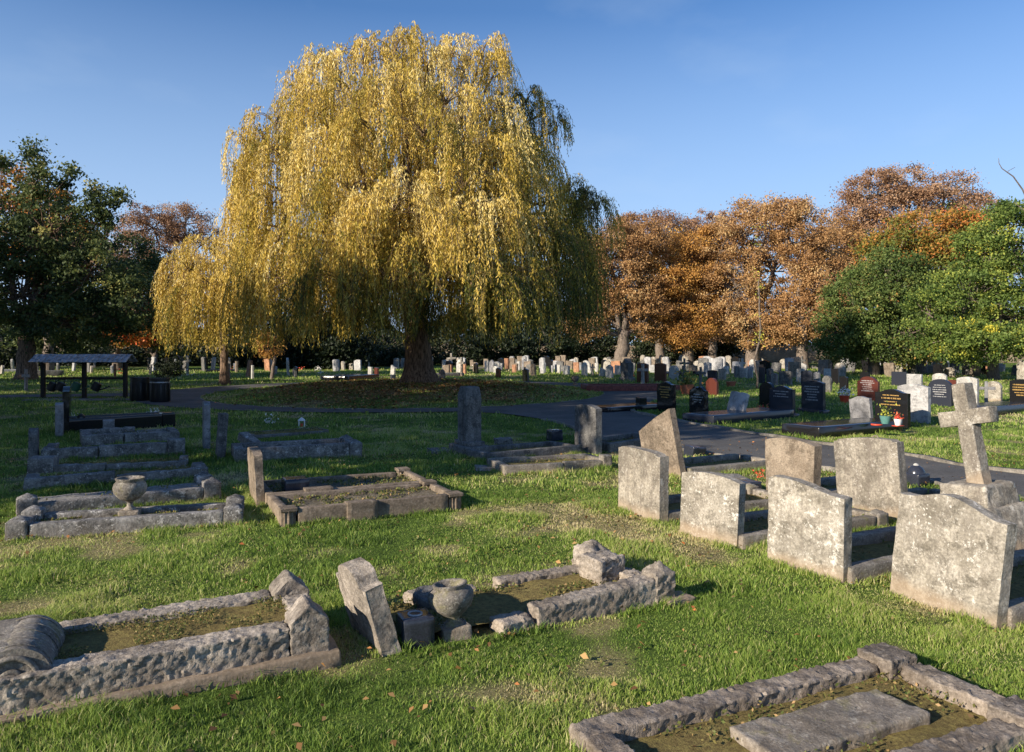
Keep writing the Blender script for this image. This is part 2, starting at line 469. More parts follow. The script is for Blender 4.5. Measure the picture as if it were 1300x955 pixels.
def ground_mat():
    m, nt, b = nodes_mat('turf'); L = nt.links
    tc = nt.nodes.new('ShaderNodeTexCoord'); v = tc.outputs['Object']
    dry = nt.nodes.new('ShaderNodeAttribute'); dry.attribute_name = 'dry'
    lit = nt.nodes.new('ShaderNodeAttribute'); lit.attribute_name = 'litter'
    g = ramp(nt, [(.3, (.045, .080, .018)), (.55, (.11, .17, .032)), (.75, (.19, .23, .055))], noise(nt, v, 2.2, 8, .75)).outputs[0]
    fine = ramp(nt, [(.3, .55), (.7, 1.35)], noise(nt, v, 55, 4, .8)).outputs[0]
    g = mix(nt, g, fine, 1, 'MULTIPLY')
    dcol = ramp(nt, [(.38, (.10, .085, .04)), (.5, (.26, .21, .11)), (.60, (.42, .35, .22))], noise(nt, v, 48, 8, .9)).outputs[0]
    col = mix(nt, g, dcol, dry.outputs['Fac'])
    lcol = ramp(nt, [(.35, (.07, .04, .02)), (.5, (.17, .095, .04)), (.7, (.30, .19, .08))], noise(nt, v, 14, 8, .85)).outputs[0]
    col = mix(nt, col, lcol, lit.outputs['Fac'])
    L.new(col, b.inputs['Base Color']); b.inputs['Roughness'].default_value = .95; b.inputs['Specular IOR Level'].default_value = .1
    bp = nt.nodes.new('ShaderNodeBump'); bp.inputs['Strength'].default_value = .8; bp.inputs['Distance'].default_value = .05
    L.new(noise(nt, v, 25, 6, .8), bp.inputs['Height']); L.new(bp.outputs[0], b.inputs['Normal'])
    return m
M['ground'] = ground_mat()

def soil_mat(name, cs):
    m, nt, b = nodes_mat(name); raw, v = objvec(nt)
    r = ramp(nt, cs, noise(nt, v, 26, 8, .85)); nt.links.new(r.outputs[0], b.inputs['Base Color'])
    b.inputs['Roughness'].default_value = .95; b.inputs['Specular IOR Level'].default_value = .1
    bp = nt.nodes.new('ShaderNodeBump'); bp.inputs['Strength'].default_value = 1; bp.inputs['Distance'].default_value = .03
    nt.links.new(noise(nt, v, 60, 5, .8), bp.inputs['Height']); nt.links.new(bp.outputs[0], b.inputs['Normal'])
    return m
M['soil'] = soil_mat('mossy_soil', [(.3, (.08, .06, .03)), (.47, (.21, .165, .07)), (.6, (.33, .28, .10)), (.72, (.44, .37, .24))])
M['chipsoil'] = soil_mat('gravelly_soil', [(.3, (.06, .05, .035)), (.48, (.17, .145, .10)), (.62, (.33, .30, .25)), (.75, (.50, .47, .42))])
M['chips'] = soil_mat('stone_chippings', [(.35, (.10, .10, .09)), (.5, (.30, .29, .27)), (.68, (.52, .51, .49))])

# ------------------------------------------------------------------ ground sheet
def dryness(x, y):
    n = fbm2(x, y, 1.9, 41, 4)
    n2 = fbm2(x, y * 1.6, .5, 77, 3)
    return np.clip(sstep(.57, .70, n * .6 + n2 * .45), 0, 1)
def litterness(x, y):
    r = mound_r(x, y + 1.0)
    n = fbm2(x, y, .7, 91, 4)
    r = r + (n - .5) * .7
    return np.clip((1 - sstep(.45, .95, r)) * (.2 + 1.0 * n), 0, 1) * .9

gx = np.concatenate([-np.geomspace(14, 600, 34)[::-1], np.arange(-13.9, 13.9, .11), np.geomspace(14, 600, 34)])
gy = np.concatenate([-np.geomspace(2, 300, 20)[::-1], np.arange(-1.9, 20, .11), np.arange(20, 45, .3), np.geomspace(45.2, 900, 40)])
XX, YY = np.meshgrid(gx, gy, indexing='ij')
ZZ = height(XX, YY)
V = np.stack([XX.ravel(), YY.ravel(), ZZ.ravel()], 1)
ii = np.arange(len(V)).reshape(XX.shape)
Q = np.stack([ii[:-1, :-1].ravel(), ii[1:, :-1].ravel(), ii[1:, 1:].ravel(), ii[:-1, 1:].ravel()], 1)
me = mesh_np('ground', V, [Q], {'dry': dryness(XX, YY).ravel() * .8, 'litter': litterness(XX, YY).ravel()}, True, M['ground'])
ground = new_obj('ground', me); tag(ground, kind='structure')

# ------------------------------------------------------------------ roads
def poly_sheet(name, pts, z, mat):
    me = bpy.data.meshes.new(name)
    me.from_pydata([(p[0], p[1], z) for p in pts], [], [list(range(len(pts)))])
    me.update(); me.materials.append(mat)
    return tag(new_obj(name, me), kind='structure')
def smooth_line(pts, n=6):
    P = [np.array(p, float) for p in pts]; out = []
    for i in range(len(P) - 1):
        p0 = P[max(0, i - 1)]; p1 = P[i]; p2 = P[i + 1]; p3 = P[min(len(P) - 1, i + 2)]
        for k in range(n):
            t = k / n
            out.append(.5 * ((2 * p1) + (-p0 + p2) * t + (2 * p0 - 5 * p1 + 4 * p2 - p3) * t * t + (-p0 + 3 * p1 - 3 * p2 + p3) * t ** 3))
    out.append(P[-1]); return out
low = smooth_line([(-1.2, 19.75), G(640, 525.5), G(712, 537), G(752, 552), G(860, 569), G(960, 583), G(1160, 609), G(1300, 632), (8.2, 5.2), (11.0, 0.5)])
upp = smooth_line([(13.8, 2.0), (10.2, 6.4), G(1300, 602), G(1145, 577), G(1050, 565), G(925, 546), G(835, 530), G(803, 519), (5.5, 26.5)])
road_poly = [tuple(p) for p in low] + [tuple(p) for p in upp] + [(0, 22)]
poly_sheet('road', road_poly, 0.006, M['asphalt'])
ths = np.linspace(0, 2 * np.pi, 97)
OC = (-3.8, 29.3); OA, OB = 9.6, 9.7
inner = np.stack([MC[0] + MA * np.cos(ths), MC[1] + MB_ * np.sin(ths)], 1)
outer = np.stack([OC[0] + OA * np.cos(ths), OC[1] + OB * np.sin(ths)], 1)
n = len(ths); V = np.concatenate([np.c_[inner, np.full(n, .010)], np.c_[outer, np.full(n, .010)]])
Q = np.array([(i, i + 1, n + i + 1, n + i) for i in range(n - 1)])[:, ::-1]
tag(new_obj('path', mesh_np('path', V, [Q], mat=M['asphalt'])), kind='structure')
lp = [(-60, 23.6), (-30, 24.2), (-20, 24.9), (-12.3, 26.2), (-12.3, 28.4), (-20, 26.2), (-30, 25.4), (-60, 24.8)]
poly_sheet('path', lp, .014, M['asphalt'])
def edging(name, line, w=.10, z=.05):
    L_ = [np.array(p) for p in line]; V = []; 
    for i, p in enumerate(L_):
        t = L_[min(i + 1, len(L_) - 1)] - L_[max(i - 1, 0)]; t = t / (np.linalg.norm(t) + 1e-9)
        nn = np.array([-t[1], t[0]]) * w / 2
        zz = z + .012 * math.sin(i * 1.7)
        V += [(*(p - nn), -.05), (*(p - nn), zz), (*(p + nn), zz), (*(p + nn), -.05)]
    q = []
    for i in range(len(L_) - 1):
        for k in range(3): q.append((4 * i + k, 4 * i + k + 1, 4 * i + 5 + k, 4 * i + 4 + k))
    return tag(new_obj(name, mesh_np(name, np.array(V), [np.array(q)], mat=M['edging'])), kind='structure')
edging('path_kerb', upp[:-6], .11, .045)
edging('path_kerb', low[10:], .07, .02)
edging('path_kerb', [tuple(p) for p in inner[44:97]], .05, .018)

def in_poly(x, y, poly):
    c = np.zeros(x.shape, bool); n = len(poly); j = n - 1
    for i in range(n):
        xi, yi = poly[i]; xj, yj = poly[j]
        m = ((yi > y) != (yj > y)) & (x < (xj - xi) * (y - yi) / (yj - yi + 1e-12) + xi)
        c ^= m; j = i
    return c
def on_road(x, y):
    r = in_poly(x, y, road_poly) | in_poly(x, y, lp)
    ro = np.sqrt(((x - OC[0]) / OA) ** 2 + ((y - OC[1]) / OB) ** 2)
    return r | ((ro < 1) & (mound_r(x, y) > 1))
NO_GRASS = []        # footprints of graves

# ------------------------------------------------------------------ leaf scatter inside a local area
def leaf_quads(P, size, up=0.0, aspect=.55, seedr=rng, droop=None):
    n = len(P)
    d = seedr.normal(size=(n, 3)); d[:, 2] += up
    if droop is not None: d = d * (1 - droop) + np.array([0, 0, -1.2]) * droop
    d /= np.linalg.norm(d, axis=1, keepdims=True)
    s = np.cross(d, seedr.normal(size=(n, 3))); s /= np.linalg.norm(s, axis=1, keepdims=True)
    L_ = (size * seedr.uniform(.6, 1.3, n))[:, None]
    W_ = L_ * aspect * .5
    V = np.stack([P - d * L_ * .5, P + s * W_ - d * L_ * .05, P + d * L_ * .5, P - s * W_ - d * L_ * .05], 1).reshape(-1, 3)
    return V, np.arange(4 * n).reshape(n, 4)

def weeds(parent, x0, x1, y0, y1, z, n, size=.03, mat='ivy', name='weeds', tone=None):
    P = np.stack([rng.uniform(x0, x1, n), rng.uniform(y0, y1, n), np.full(n, z)], 1)
    k = vnoise(P, 5, int(rng.integers(999)))
    P = P[k > .45]; P[:, 2] += rng.uniform(0, .03, len(P))
    V, Q = leaf_quads(P, np.full(len(P), size), .3)
    t = np.repeat(np.clip(rng.normal(.5, .22, len(P)), 0, 1) if tone is None else tone(len(P)), 4)
    o = new_obj(name, mesh_np(name, V, [Q], {'tone': t}, mat=M[mat]), parent)
    o['kind'] = 'stuff'; return o

# ------------------------------------------------------------------ headstones
def top_fn(shape):
    def f(u):
        a = np.abs(u)
        if shape == 'flat': return np.ones_like(u)
        if shape == 'camber': return 1 - .07 * u * u
        if shape == 'lowarch': return np.where(a > .86, .955 - 0 * a, 1 - .02 * (a / .84) ** 2)
        if shape == 'round': return .70 + .30 * np.sqrt(np.clip(1 - (a * .995) ** 2, 0, 1))
        if shape == 'shoulder': return np.where(a > .70, .80, .80 + .20 * np.sqrt(np.clip(1 - (a / .74) ** 2, 0, 1)))
        if shape == 'ogee': return .90 + .10 * (.5 + .5 * np.cos(np.pi * np.clip(a * 1.1, 0, 1)))
        if shape == 'peak': return 1 - .20 * a
        if shape == 'book': return .93 + .07 * np.abs(np.sin(np.pi * np.clip(u, -1, 1)))
        if shape == 'drop': return np.where(u < -.90, .975, 1.0 - .10 * sstep(-.5, 1.0, u))
        if shape == 'gable': return np.where(a > .55, .80, 1 - .36 * a)
        if shape == 'skew': return 1.0 - .24 * (.5 - .5 * u) ** 1.2
        if shape == 'heart': return .88 + .12 * np.sin(np.pi * np.clip(a * 1.1 + .15, 0, 1))
        return np.ones_like(u)
    return f

def stone_shape(name, w, h, t, shape, mat, near=0, amp=.0025, taper=0.0, sink=.08):
    res = .022 if near == 2 else (.045 if near == 1 else max(w / 12, .05))
    nx = max(6, int(w / res)); nzn = max(2, int(h / res)) if near else 2
    ch = .009 if near else min(.012, t * .2)
    V, Q = gridbox(linspace_ch(-w / 2, w / 2, nx, ch), linspace_ch(-t / 2, t / 2, max(1, int(t / res)) if near else 1, ch),
                   np.concatenate([[-sink], linspace_ch(0, 1, nzn, ch / h)[0:]]), 0)
    u = V[:, 0] / (w / 2); f = top_fn(shape)
    z = V[:, 2]; zz = np.where(z > 0, z * h * f(u), z)
    zm = np.clip(zz / h, 0, 1)
    V[:, 2] = zz
    V[:, 0] *= (1 + taper * zm)
    e = (np.abs(np.abs(u) - 1) < 1e-6) | (z >= 1 - 1e-9)
    ye = np.abs(np.abs(V[:, 1]) - t / 2) < 1e-6
    V[e & ye, 1] *= (1 - ch / t)
    if near:
        _seed[0] += 1
        V = roughen(V, Q, amp, 18, _seed[0], amp * 1.2, 3)
    return mesh_np(name, V, [Q], smooth=True, mat=M[mat], sharp=32)

AX = R(27)
def yaw_of(ax=AX): return ax - R(90)

def inscription(parent, w, h, t, rows, col, top=.86, seed=0, wd=.72, cols=None):
    """rows of small raised lettering strokes on the front (-y) face; a part of its stone"""
    rr = random.Random(seed); Vs = []
    zt = h * top
    for r_ in range(rows):
        lw = w * wd * rr.uniform(.55, 1.0); hh = h * .030 * rr.uniform(.8, 1.3)
        x = -lw / 2; z = zt - r_ * h * .085
        while x < lw / 2:
            cw = w * rr.uniform(.012, .03)
            for k in range(2):
                o = k * hh * .62
                Vs.append((np.array([[x, 0, z + o], [x + cw, 0, z + o], [x + cw, 0, z + o + hh * .3], [x, 0, z + o + hh * .3]]) + [0, -t / 2 - .004, 0], [np.array([[0, 1, 2, 3]])]))
            Vs.append((np.array([[x, 0, z], [x + cw * .35, 0, z], [x + cw * .35, 0, z + hh], [x, 0, z + hh]]) + [0, -t / 2 - .0055, 0], [np.array([[0, 1, 2, 3]])]))
            x += cw * 1.35 + (w * .02 if rr.random() < .2 else 0)
    V, Fl = merge(Vs)
    return new_obj('inscription', mesh_np('inscription', V, Fl, mat=M[col]), parent)

def headstone(x, y, w, h, t, shape, mat, label, near=0, yaw=None, pitch=0, roll=0, group=None, text=None, plinth=None, amp=.0025, taper=0, name='headstone', z=None):
    yaw = yaw_of() if yaw is None else yaw
    o = new_obj(name, stone_shape(name, w, h, t, shape, mat, near, amp, taper))
    o.location = (x, y, hz(x, y) if z is None else z); o.rotation_euler = (R(pitch), R(roll), yaw)
    tag(o, label, 'headstone', group)
    if text: inscription(o, w, h, t, text[0], text[1], text[2] if len(text) > 2 else .80, int(abs(x * 13 + y * 7)))
    if plinth:
        new_obj('plinth', block_mesh('plinth', -w * .5 - .07, w * .5 + .07, -t / 2 - .07, t / 2 + .07, -.03, plinth, .1, .012, 0, mat=M[mat]), o)
    return o

def hs_px(x0, x1, yt, yb, shape, mat, label, t=.10, near=0, **kw):
    """a headstone standing on the ground whose foot and extent were measured"""
    cx = (x0 + x1) / 2; X, Y = G(cx, yb)
    d = Y; wpx = (x1 - x0) * d / F; h = (yb - yt) * d / F
    ax = kw.pop('ax', AX)
    vx, vy = X / math.hypot(X, Y), Y / math.hypot(X, Y)
    c = abs(math.sin(ax) * vy + math.cos(ax) * vx) ; s = abs(math.cos(ax) * vy - math.sin(ax) * vx)
    w = (wpx - t * s) / max(.3, c)
    w = min(max(w, .28), .42 + .45 * h if h < 1 else .95)
    return headstone(X, Y, w, h, t, shape, mat, label, near, yaw=yaw_of(ax), **kw)

# ------------------------------------------------------------------ cross
def cross_mesh(name, h, span, sw, t, armz, mat, amp=.002):
    parts = []
    def bx(x0, x1, z0, z1, tt):
        _seed[0] += 1
        V, Q = gridbox(linspace_ch(x0, x1, max(2, int((x1 - x0) / .04)), .008), linspace_ch(-tt / 2, tt / 2, 2, .008), linspace_ch(z0, z1, max(2, int((z1 - z0) / .04)), .008), .008)
        V = roughen(V, Q, amp, 18, 77)
        parts.append((V, [Q]))
    bx(-sw / 2, sw / 2, -.05, h, t)
    bx(-span / 2, span / 2, armz - sw * .48, armz + sw * .48, t - .006)
    V, Fl = merge(parts)
    V[:, 0] *= np.where(np.abs(V[:, 0]) <= sw * .6, 1.12 - .22 * np.clip(V[:, 2] / h, 0, 1), 1)
    return mesh_np(name, V, Fl, smooth=True, mat=M[mat], sharp=32)

# ------------------------------------------------------------------ kerbed graves
def kgrave(A, ang, L_, W_, label, mat='kerb', kh=.12, kw=.11, post=None, posts='nf', infill='soil', fill_z=.05, res=.05, amp=.003, amp2=0., tilt=(0, 0), group=None,
           weed=250, head=True, name='kerbed_grave', z=None, jit=.008, post_shape='pyramid', weed_size=.03, plinth=0, broken=1, skip='', pier=0, ch=.007):
    """A: near corner at the head end; local x runs along the grave to its foot, local y away from the viewer"""
    root = empty(name, (A[0], A[1], (hz(A[0] + .5, A[1] + .5) if z is None else z)), (R(tilt[0]), R(tilt[1]), ang))
    tag(root, label, 'grave', group)
    m = M[mat]
    def k(x0, x1, y0, y1, hh=kh):
        j = random.uniform(-jit, jit); r_ = random.uniform(-jit, jit)
        def fn(V):
            V = V.copy(); V[:, 2] = np.where(V[:, 2] > 0, V[:, 2] + r_ * (V[:, 0] - x0 if x1 - x0 > y1 - y0 else V[:, 1] - y0) * .8 + j, V[:, 2]); return V
        nseg = broken if x1 - x0 > y1 - y0 else 1
        cuts = [x0] + sorted(x0 + (x1 - x0) * (i + random.uniform(-.25, .25)) / nseg for i in range(1, nseg)) + [x1]
        for i in range(nseg):
            a0, a1 = cuts[i] + (.008 if i else 0), cuts[i + 1] - (.008 if i < nseg - 1 else 0)
            if i: j = random.uniform(-.03, .02)
            new_obj('kerb', block_mesh('kerb', a0 - a0, a1 - a0, y0, y1, -.10, hh, res, ch, amp, 22, amp2, m, lambda V: fn(V + [a0, 0, 0]) - [a0, 0, 0]), root, (a0, 0, 0),
                    (random.uniform(-.04, .04), random.uniform(-.015, .015), random.uniform(-.02, .02)) if nseg > 1 else (0, 0, 0))
    ps = post[0] if post else kw
    k(ps * .98 if 'h' in posts else 0, L_ - (ps * .98 if 'n' in posts else 0), 0, kw)
    if 'far' not in skip: k(ps * .98 if 'g' in posts else 0, L_ - (ps * .98 if 'f' in posts else 0), W_ - kw, W_)
    if pier: new_obj('pier', block_mesh('pier', L_ * pier - .15, L_ * pier + .15, -.025, kw + .02, -.08, kh + .022, .05, ch, amp, 22, 0, m), root)
    k(L_ - kw - (.0 if post else .0), L_ - .003, kw + (ps - kw) + .004, W_ - kw - (ps - kw) - .004)
    if head: k(0.003, kw, kw + .004, W_ - kw - .004)
    if post:
        pw, ph = post
        ctr = {'n': (L_ - pw / 2 + .01, pw / 2 - .01), 'f': (L_ - pw / 2 + .01, W_ - pw / 2 + .01), 'h': (pw / 2 - .01, pw / 2 - .01), 'g': (pw / 2 - .01, W_ - pw / 2 + .01)}
        for c in posts:
            px_, py_ = ctr[c]
            def fn(V):
                V = V.copy(); top = V[:, 2] > ph * .72
                if post_shape == 'pyramid':
                    r = np.maximum(np.abs(V[:, 0]), np.abs(V[:, 1])) / (pw / 2)
                    V[:, 2] = np.where(V[:, 2] > 0, V[:, 2] * (1 - .22 * np.clip(r, 0, 1)), V[:, 2])
                elif post_shape == 'house':
                    r = np.abs(V[:, 0]) / (pw / 2)
                    V[:, 2] = np.where(V[:, 2] > 0, V[:, 2] * (1 - .30 * np.clip(r, 0, 1)), V[:, 2])
                elif post_shape == 'fluted':
                    low = V[:, 2] < ph - .04
                    th = np.arctan2(V[:, 1], V[:, 0]); rad = pw * .5 * (.90 + .09 * np.cos(th * 12))
                    mx = np.maximum(np.abs(V[:, 0]), np.abs(V[:, 1])) + 1e-9
                    sc2 = np.where(low, rad / np.sqrt(V[:, 0] ** 2 + V[:, 1] ** 2 + 1e-9) * (mx / (pw / 2)), 1.0)
                    sc2 = np.where(mx > pw * .3, sc2, 1.0)
                    V[:, 0] *= sc2; V[:, 1] *= sc2
                return V
            o = new_obj('corner_post', block_mesh('corner_post', -pw / 2, pw / 2, -pw / 2, pw / 2, -.08, ph, (.011 if post_shape == 'fluted' else min(res, pw / 4)), ch, amp * (.6 if post_shape == 'house' else 1), 22, amp2 * .4, m, fn), root, (px_, py_, 0), (0, 0, random.uniform(-.03, .03)))
    if plinth:
        new_obj('plinth', block_mesh('plinth', -.05, L_ + .06, -.05, W_ + .05, -.1, plinth, .08, .012, amp, 20, 0, M['tan']), root)
    if infill:
        V, Q = None, None
        nx, ny = max(3, int(L_ / .05)), max(3, int(W_ / .05))
        a, b = np.meshgrid(np.linspace(kw * .5, L_ - kw * .5, nx), np.linspace(kw * .5, W_ - kw * .5, ny), indexing='ij')
        zz = fill_z + (fbm2(a, b, 6, _seed[0], 3) - .5) * .035
        V = np.stack([a.ravel(), b.ravel(), zz.ravel()], 1); ix = np.arange(nx * ny).reshape(nx, ny)
        Q = np.stack([ix[:-1, :-1].ravel(), ix[1:, :-1].ravel(), ix[1:, 1:].ravel(), ix[:-1, 1:].ravel()], 1)
        new_obj('grave_bed', mesh_np('grave_bed', V, [Q], smooth=True, mat=M[infill]), root)
        if weed: weeds(root, kw, L_ - kw, kw, W_ - kw, fill_z + .01, weed, weed_size)
    ca, sa = math.cos(ang), math.sin(ang)
    e = .02
    NO_GRASS.append([(A[0] + ca * x - sa * y, A[1] + sa * x + ca * y) for x, y in ((e, e), (L_ - e, e), (L_ - e, W_ - e), (e, W_ - e))])
    return root

def kg_px(a, b, W_, label, **kw):
    A = G(*a); B = G(*b)
    return kgrave(A, math.atan2(B[1] - A[1], B[0] - A[0]), math.hypot(B[0] - A[0], B[1] - A[1]), W_, label, **kw)

# ================================================================== NEAR GRAVES
DA = (math.cos(AX), math.sin(AX))
# front left, rough granite kerb grave
B = G(417, 838); a_ = R(26)
A = (B[0] - 2.0 * math.cos(a_), B[1] - 2.0 * math.sin(a_))
kgrave(A, a_, 2.0, .72, 'rough hewn granite grave in the near left corner, moss filled, with pointed end posts', 'granite', .20, .15,
       (.20, .30), 'nf', 'soil', .165, .013, .007, .006, (0, -1.7), weed=6000, z=-.045, post_shape='house', head=False, plinth=.045, weed_size=.013)
# scroll stone at its head
def scroll(loc, ang):
    root = empty('scroll_stone', loc, (0, 0, ang)); tag(root, 'weathered stone scroll lying rolled up in the bottom left corner', 'grave marker')
    L_, r_ = .50, .15
    n, s = 14, 40
    V = []
    for i in range(n):
        for j in range(s):
            th = j / s * 2 * math.pi
            V.append((r_ * math.cos(th), i / (n - 1) * L_, .13 + r_ * math.sin(th)))
    Q = [(i * s + j, (i + 1) * s + j, (i + 1) * s + (j + 1) % s, i * s + (j + 1) % s) for i in range(n - 1) for j in range(s)]
    V = np.array(V); V = roughen(V, np.array(Q), .004, 12, 3)
    me = mesh_np('roll', *merge([(V, [np.array(Q), np.array([list(range(s))[::1]]), np.array([list(range((n - 1) * s, n * s))[::-1]])])]), smooth=True, mat=M['kerb'], sharp=40)
    new_obj('roll', me, root)
    sp = []
    for k in range(60):
        th = 4.6 - k * .21; rr = .138 * (1 - k / 66)
        sp.append((rr * math.cos(th), -.006, .13 + rr * math.sin(th)))
    V, fl = tube(sp, .014, 6); new_obj('scroll_end', mesh_np('scroll_end', V, fl, smooth=True, mat=M['kerb']), root)
    new_obj('sheet', block_mesh('sheet', -.75, -.02, .0, L_, .2, .272, .04, .01, .004, 12, 0, M['kerb'],
            lambda V: np.stack([V[:, 0], V[:, 1], V[:, 2] - .10 * (V[:, 0] / .75) ** 2], 1)), root)
    for i in range(5):
        y = .05 + i * .1
        arc = [(r_ * 1.005 * math.cos(t_), y, .13 + r_ * 1.005 * math.sin(t_)) for t_ in np.linspace(-.3, 2.0, 16)]
        V, fl = tube(arc, .004, 4); new_obj('scroll_line', mesh_np('scroll_line', V, fl, mat=M['kerb']), root)
scroll((-2.27, 3.50, .0), R(24))

# leaning stone + its broken kerbed grave
headstone(-.78, 4.40, .50, .47, .115, 'shoulder', 'granite', 'small granite headstone leaning left beside the grey stone urn', 2, R(-60), pitch=15, roll=-3, amp=.005)
gr = empty('kerbed_grave', (G(505, 828)[0], G(505, 828)[1], 0), (0, 0, R(27)))
tag(gr, 'broken granite kerbed grave in the centre foreground with scattered blocks', 'grave')
def gpart(nm, x0, x1, y0, y1, h, amp=.007, amp2=.007, rot=(0, 0, 0), z0=-.06, mat='granite', fn=None, top=None):
    cx, cy = (x0 + x1) / 2, (y0 + y1) / 2
    return new_obj(nm, block_mesh(nm, x0 - cx, x1 - cx, y0 - cy, y1 - cy, z0, h, .013, .01, amp, 26, amp2, M[mat], fn), gr, (cx, cy, 0), rot)
slope = lambda V: np.stack([V[:, 0], V[:, 1], np.where(V[:, 2] > 0, V[:, 2] * (1 + .55 * (V[:, 0] + .45) / .9), V[:, 2])], 1)
gpart('kerb', .86, 1.76, .0, .14, .10, rot=(0, 0, .02), fn=slope)
gpart('kerb', .62, .84, -.01, .15, .055, rot=(0, 0, .10))
gpart('kerb', .95, 1.86, .68, .80, .07, .005, .008)
gpart('kerb', .30, .50, .66, .78, .07, .006, .02, rot=(.05, .04, .35))
gpart('kerb', .54, .78, .68, .80, .05, .006, .01, rot=(0, 0, -.1))
gpart('kerb', 1.74, 1.88, .18, .50, .10, rot=(0, 0, .02))
def octo(pw, ph):
    def fn(V):
        r = np.maximum(np.abs(V[:, 0]), np.abs(V[:, 1])) / (pw / 2)
        V = V.copy(); V[:, 2] = np.where(V[:, 2] > 0, V[:, 2] * (1 - .28 * np.clip(r, 0, 1)), V[:, 2]); return V
    return fn
gpart('corner_post', 1.74, 1.90, .0, .16, .25, .007, .008, fn=octo(.16, .25))
gpart('corner_post', 1.55, 1.78, .40, .63, .20, .007, .010, rot=(0, 0, .15))
gpart('corner_post', 1.62, 1.82, .66, .86, .25, .007, .010, rot=(.03, .1, .2), fn=octo(.2, .25), z0=.02)
gpart('plinth', 1.80, 2.02, -.06, .10, .02, .004, .004, mat='tan')
a, b = np.meshgrid(np.linspace(.12, 1.78, 40), np.linspace(.10, .70, 16), indexing='ij')
zz = .012 + (fbm2(a, b, 5, 5, 3) - .4) * .05 + .02 * (a / 1.8)
ix = np.arange(a.size).reshape(a.shape)
Q = np.stack([ix[:-1, :-1].ravel(), ix[1:, :-1].ravel(), ix[1:, 1:].ravel(), ix[:-1, 1:].ravel()], 1)
new_obj('grave_bed', mesh_np('grave_bed', np.stack([a.ravel(), b.ravel(), zz.ravel()], 1), [Q], smooth=True, mat=M['soil']), gr)
weeds(gr, .15, 1.75, .12, .68, .03, 2600, .022)
def gp(x, y):
    c, s = math.cos(R(27)), math.sin(R(27)); return (gr.location.x + c * x - s * y, gr.location.y + s * x + c * y)
NO_GRASS.append([gp(.1, .0), gp(1.9, .0), gp(1.9, .75), gp(.1, .75)])

# urns
def urn(loc, s, label, mat, rot=(0, 0, 0), prof=None, lidless=True):
    root = empty('stone_urn', loc, rot); tag(root, label, 'urn')
    pr = [(0.0, .06), (.075, .062), (.066, .075), (.044, .10), (.048, .125), (.085, .15), (.135, .20), (.158, .26), (.160, .30), (.145, .325), (.112, .345), (.118, .36), (.122, .375), (.112, .38), (.098, .375), (.085, .34), (.05, .31), (0, .305)] if prof is None else prof
    V, fl = lathe([(r_ * s, z_ * s) for r_, z_ in pr], 32, .0012)
    new_obj('bowl', mesh_np('bowl', V, fl, smooth=True, mat=M[mat], sharp=50), root)
    new_obj('foot', block_mesh('foot', -.10 * s, .10 * s, -.10 * s, .10 * s, -.04, .063 * s, .03, .008, .003, 20, 0, M[mat]), root)
    return root
ux, uy = G(577, 803)
urn((ux, uy, .0), .84, 'wide grey stone urn standing beside the leaning granite headstone', 'kerb', (R(-4), R(-5), R(20))).scale = (1, 1, .9)
vb = empty('flower_vase', (*G(527, 812), 0), (0, 0, R(22))); tag(vb, 'black square stone vase block with a round white-rimmed hole', 'grave vase')
vb_b = new_obj('block', block_mesh('block', -.09, .09, -.09, .09, -.02, .145, .04, .008, .001, mat=M['dblue']), vb)
V, fl = lathe([(.032, .146), (.034, .152), (.042, .152), (.044, .146)], 24); new_obj('rim', mesh_np('rim', V, fl, smooth=True, mat=M['lgrey']), vb_b)
V, fl = lathe([(0, .1475), (.031, .1475)], 24); new_obj('hole', mesh_np('hole', V, fl, mat=M['binmetal']), vb_b)
dv = empty('flower_vase', (*G(545, 770), -.02), (R(6), R(8), 0)); tag(dv, 'dark round pot lying in the shade behind the wide grey urn', 'grave vase')
V, fl = lathe([(0, .0), (.09, .0), (.115, .05), (.12, .10), (.105, .115), (.09, .10), (0, .095)], 24, .002); new_obj('pot', mesh_np('pot', V, fl, smooth=True, mat=M['grey']), dv)

# bottom right grave with reddish granite kerb
kgrave((.60, 2.46), R(25), 1.90, .86, 'low brownish granite kerb grave at the bottom right edge', 'granite_r', .10, .13, (.20, .125), 'fn', 'soil', .03, .016, .008, .007, weed=1500, post_shape='flat', weed_size=.02)
brg = bpy.data.objects[[o.name for o in bpy.data.objects if o.name.startswith('kerbed_grave')][-1]]
new_obj('ledger', block_mesh('ledger', .62, 1.50, .30, .58, .0, .075, .02, .01, .006, 20, .008, M['kerb']), brg)

# the four pale slabs of the front row
def slab(bl, br, w, h, t, shape, mat, label, roll=0, pitch=0, taper=0.0):
    P = G(*bl); Q_ = G(*br)
    ang = math.atan2(Q_[1] - P[1], Q_[0] - P[0])
    cx, cy = (P[0] + Q_[0]) / 2, (P[1] + Q_[1]) / 2
    o = headstone(cx - math.sin(ang) * t / 2, cy + math.cos(ang) * t / 2, w, h, t, shape, mat, label, 2, ang, pitch, roll, taper=taper, amp=.003, z=-.01)
    return o
slab((783, 644), (838, 663), .72, .66, .11, 'lowarch', 'pale2', 'narrow pale upright slab at the far left end of the front row of four', 1.0)
slab((864, 675), (933, 692), .62, .57, .095, 'camber', 'pale', 'blotchy pale slab, second in the front row of four, lowest of them', 1.5, -2)
slab((975, 712), (1068, 739), .66, .67, .10, 'drop', 'pale', 'pale slab with an ochre patch, third in the front row of four', 1.0)
slab((1130, 751), (1262, 796), .735, .73, .10, 'ogee', 'pale', 'largest and nearest pale slab, lichen spotted with a low arched top', 5.0, -2)

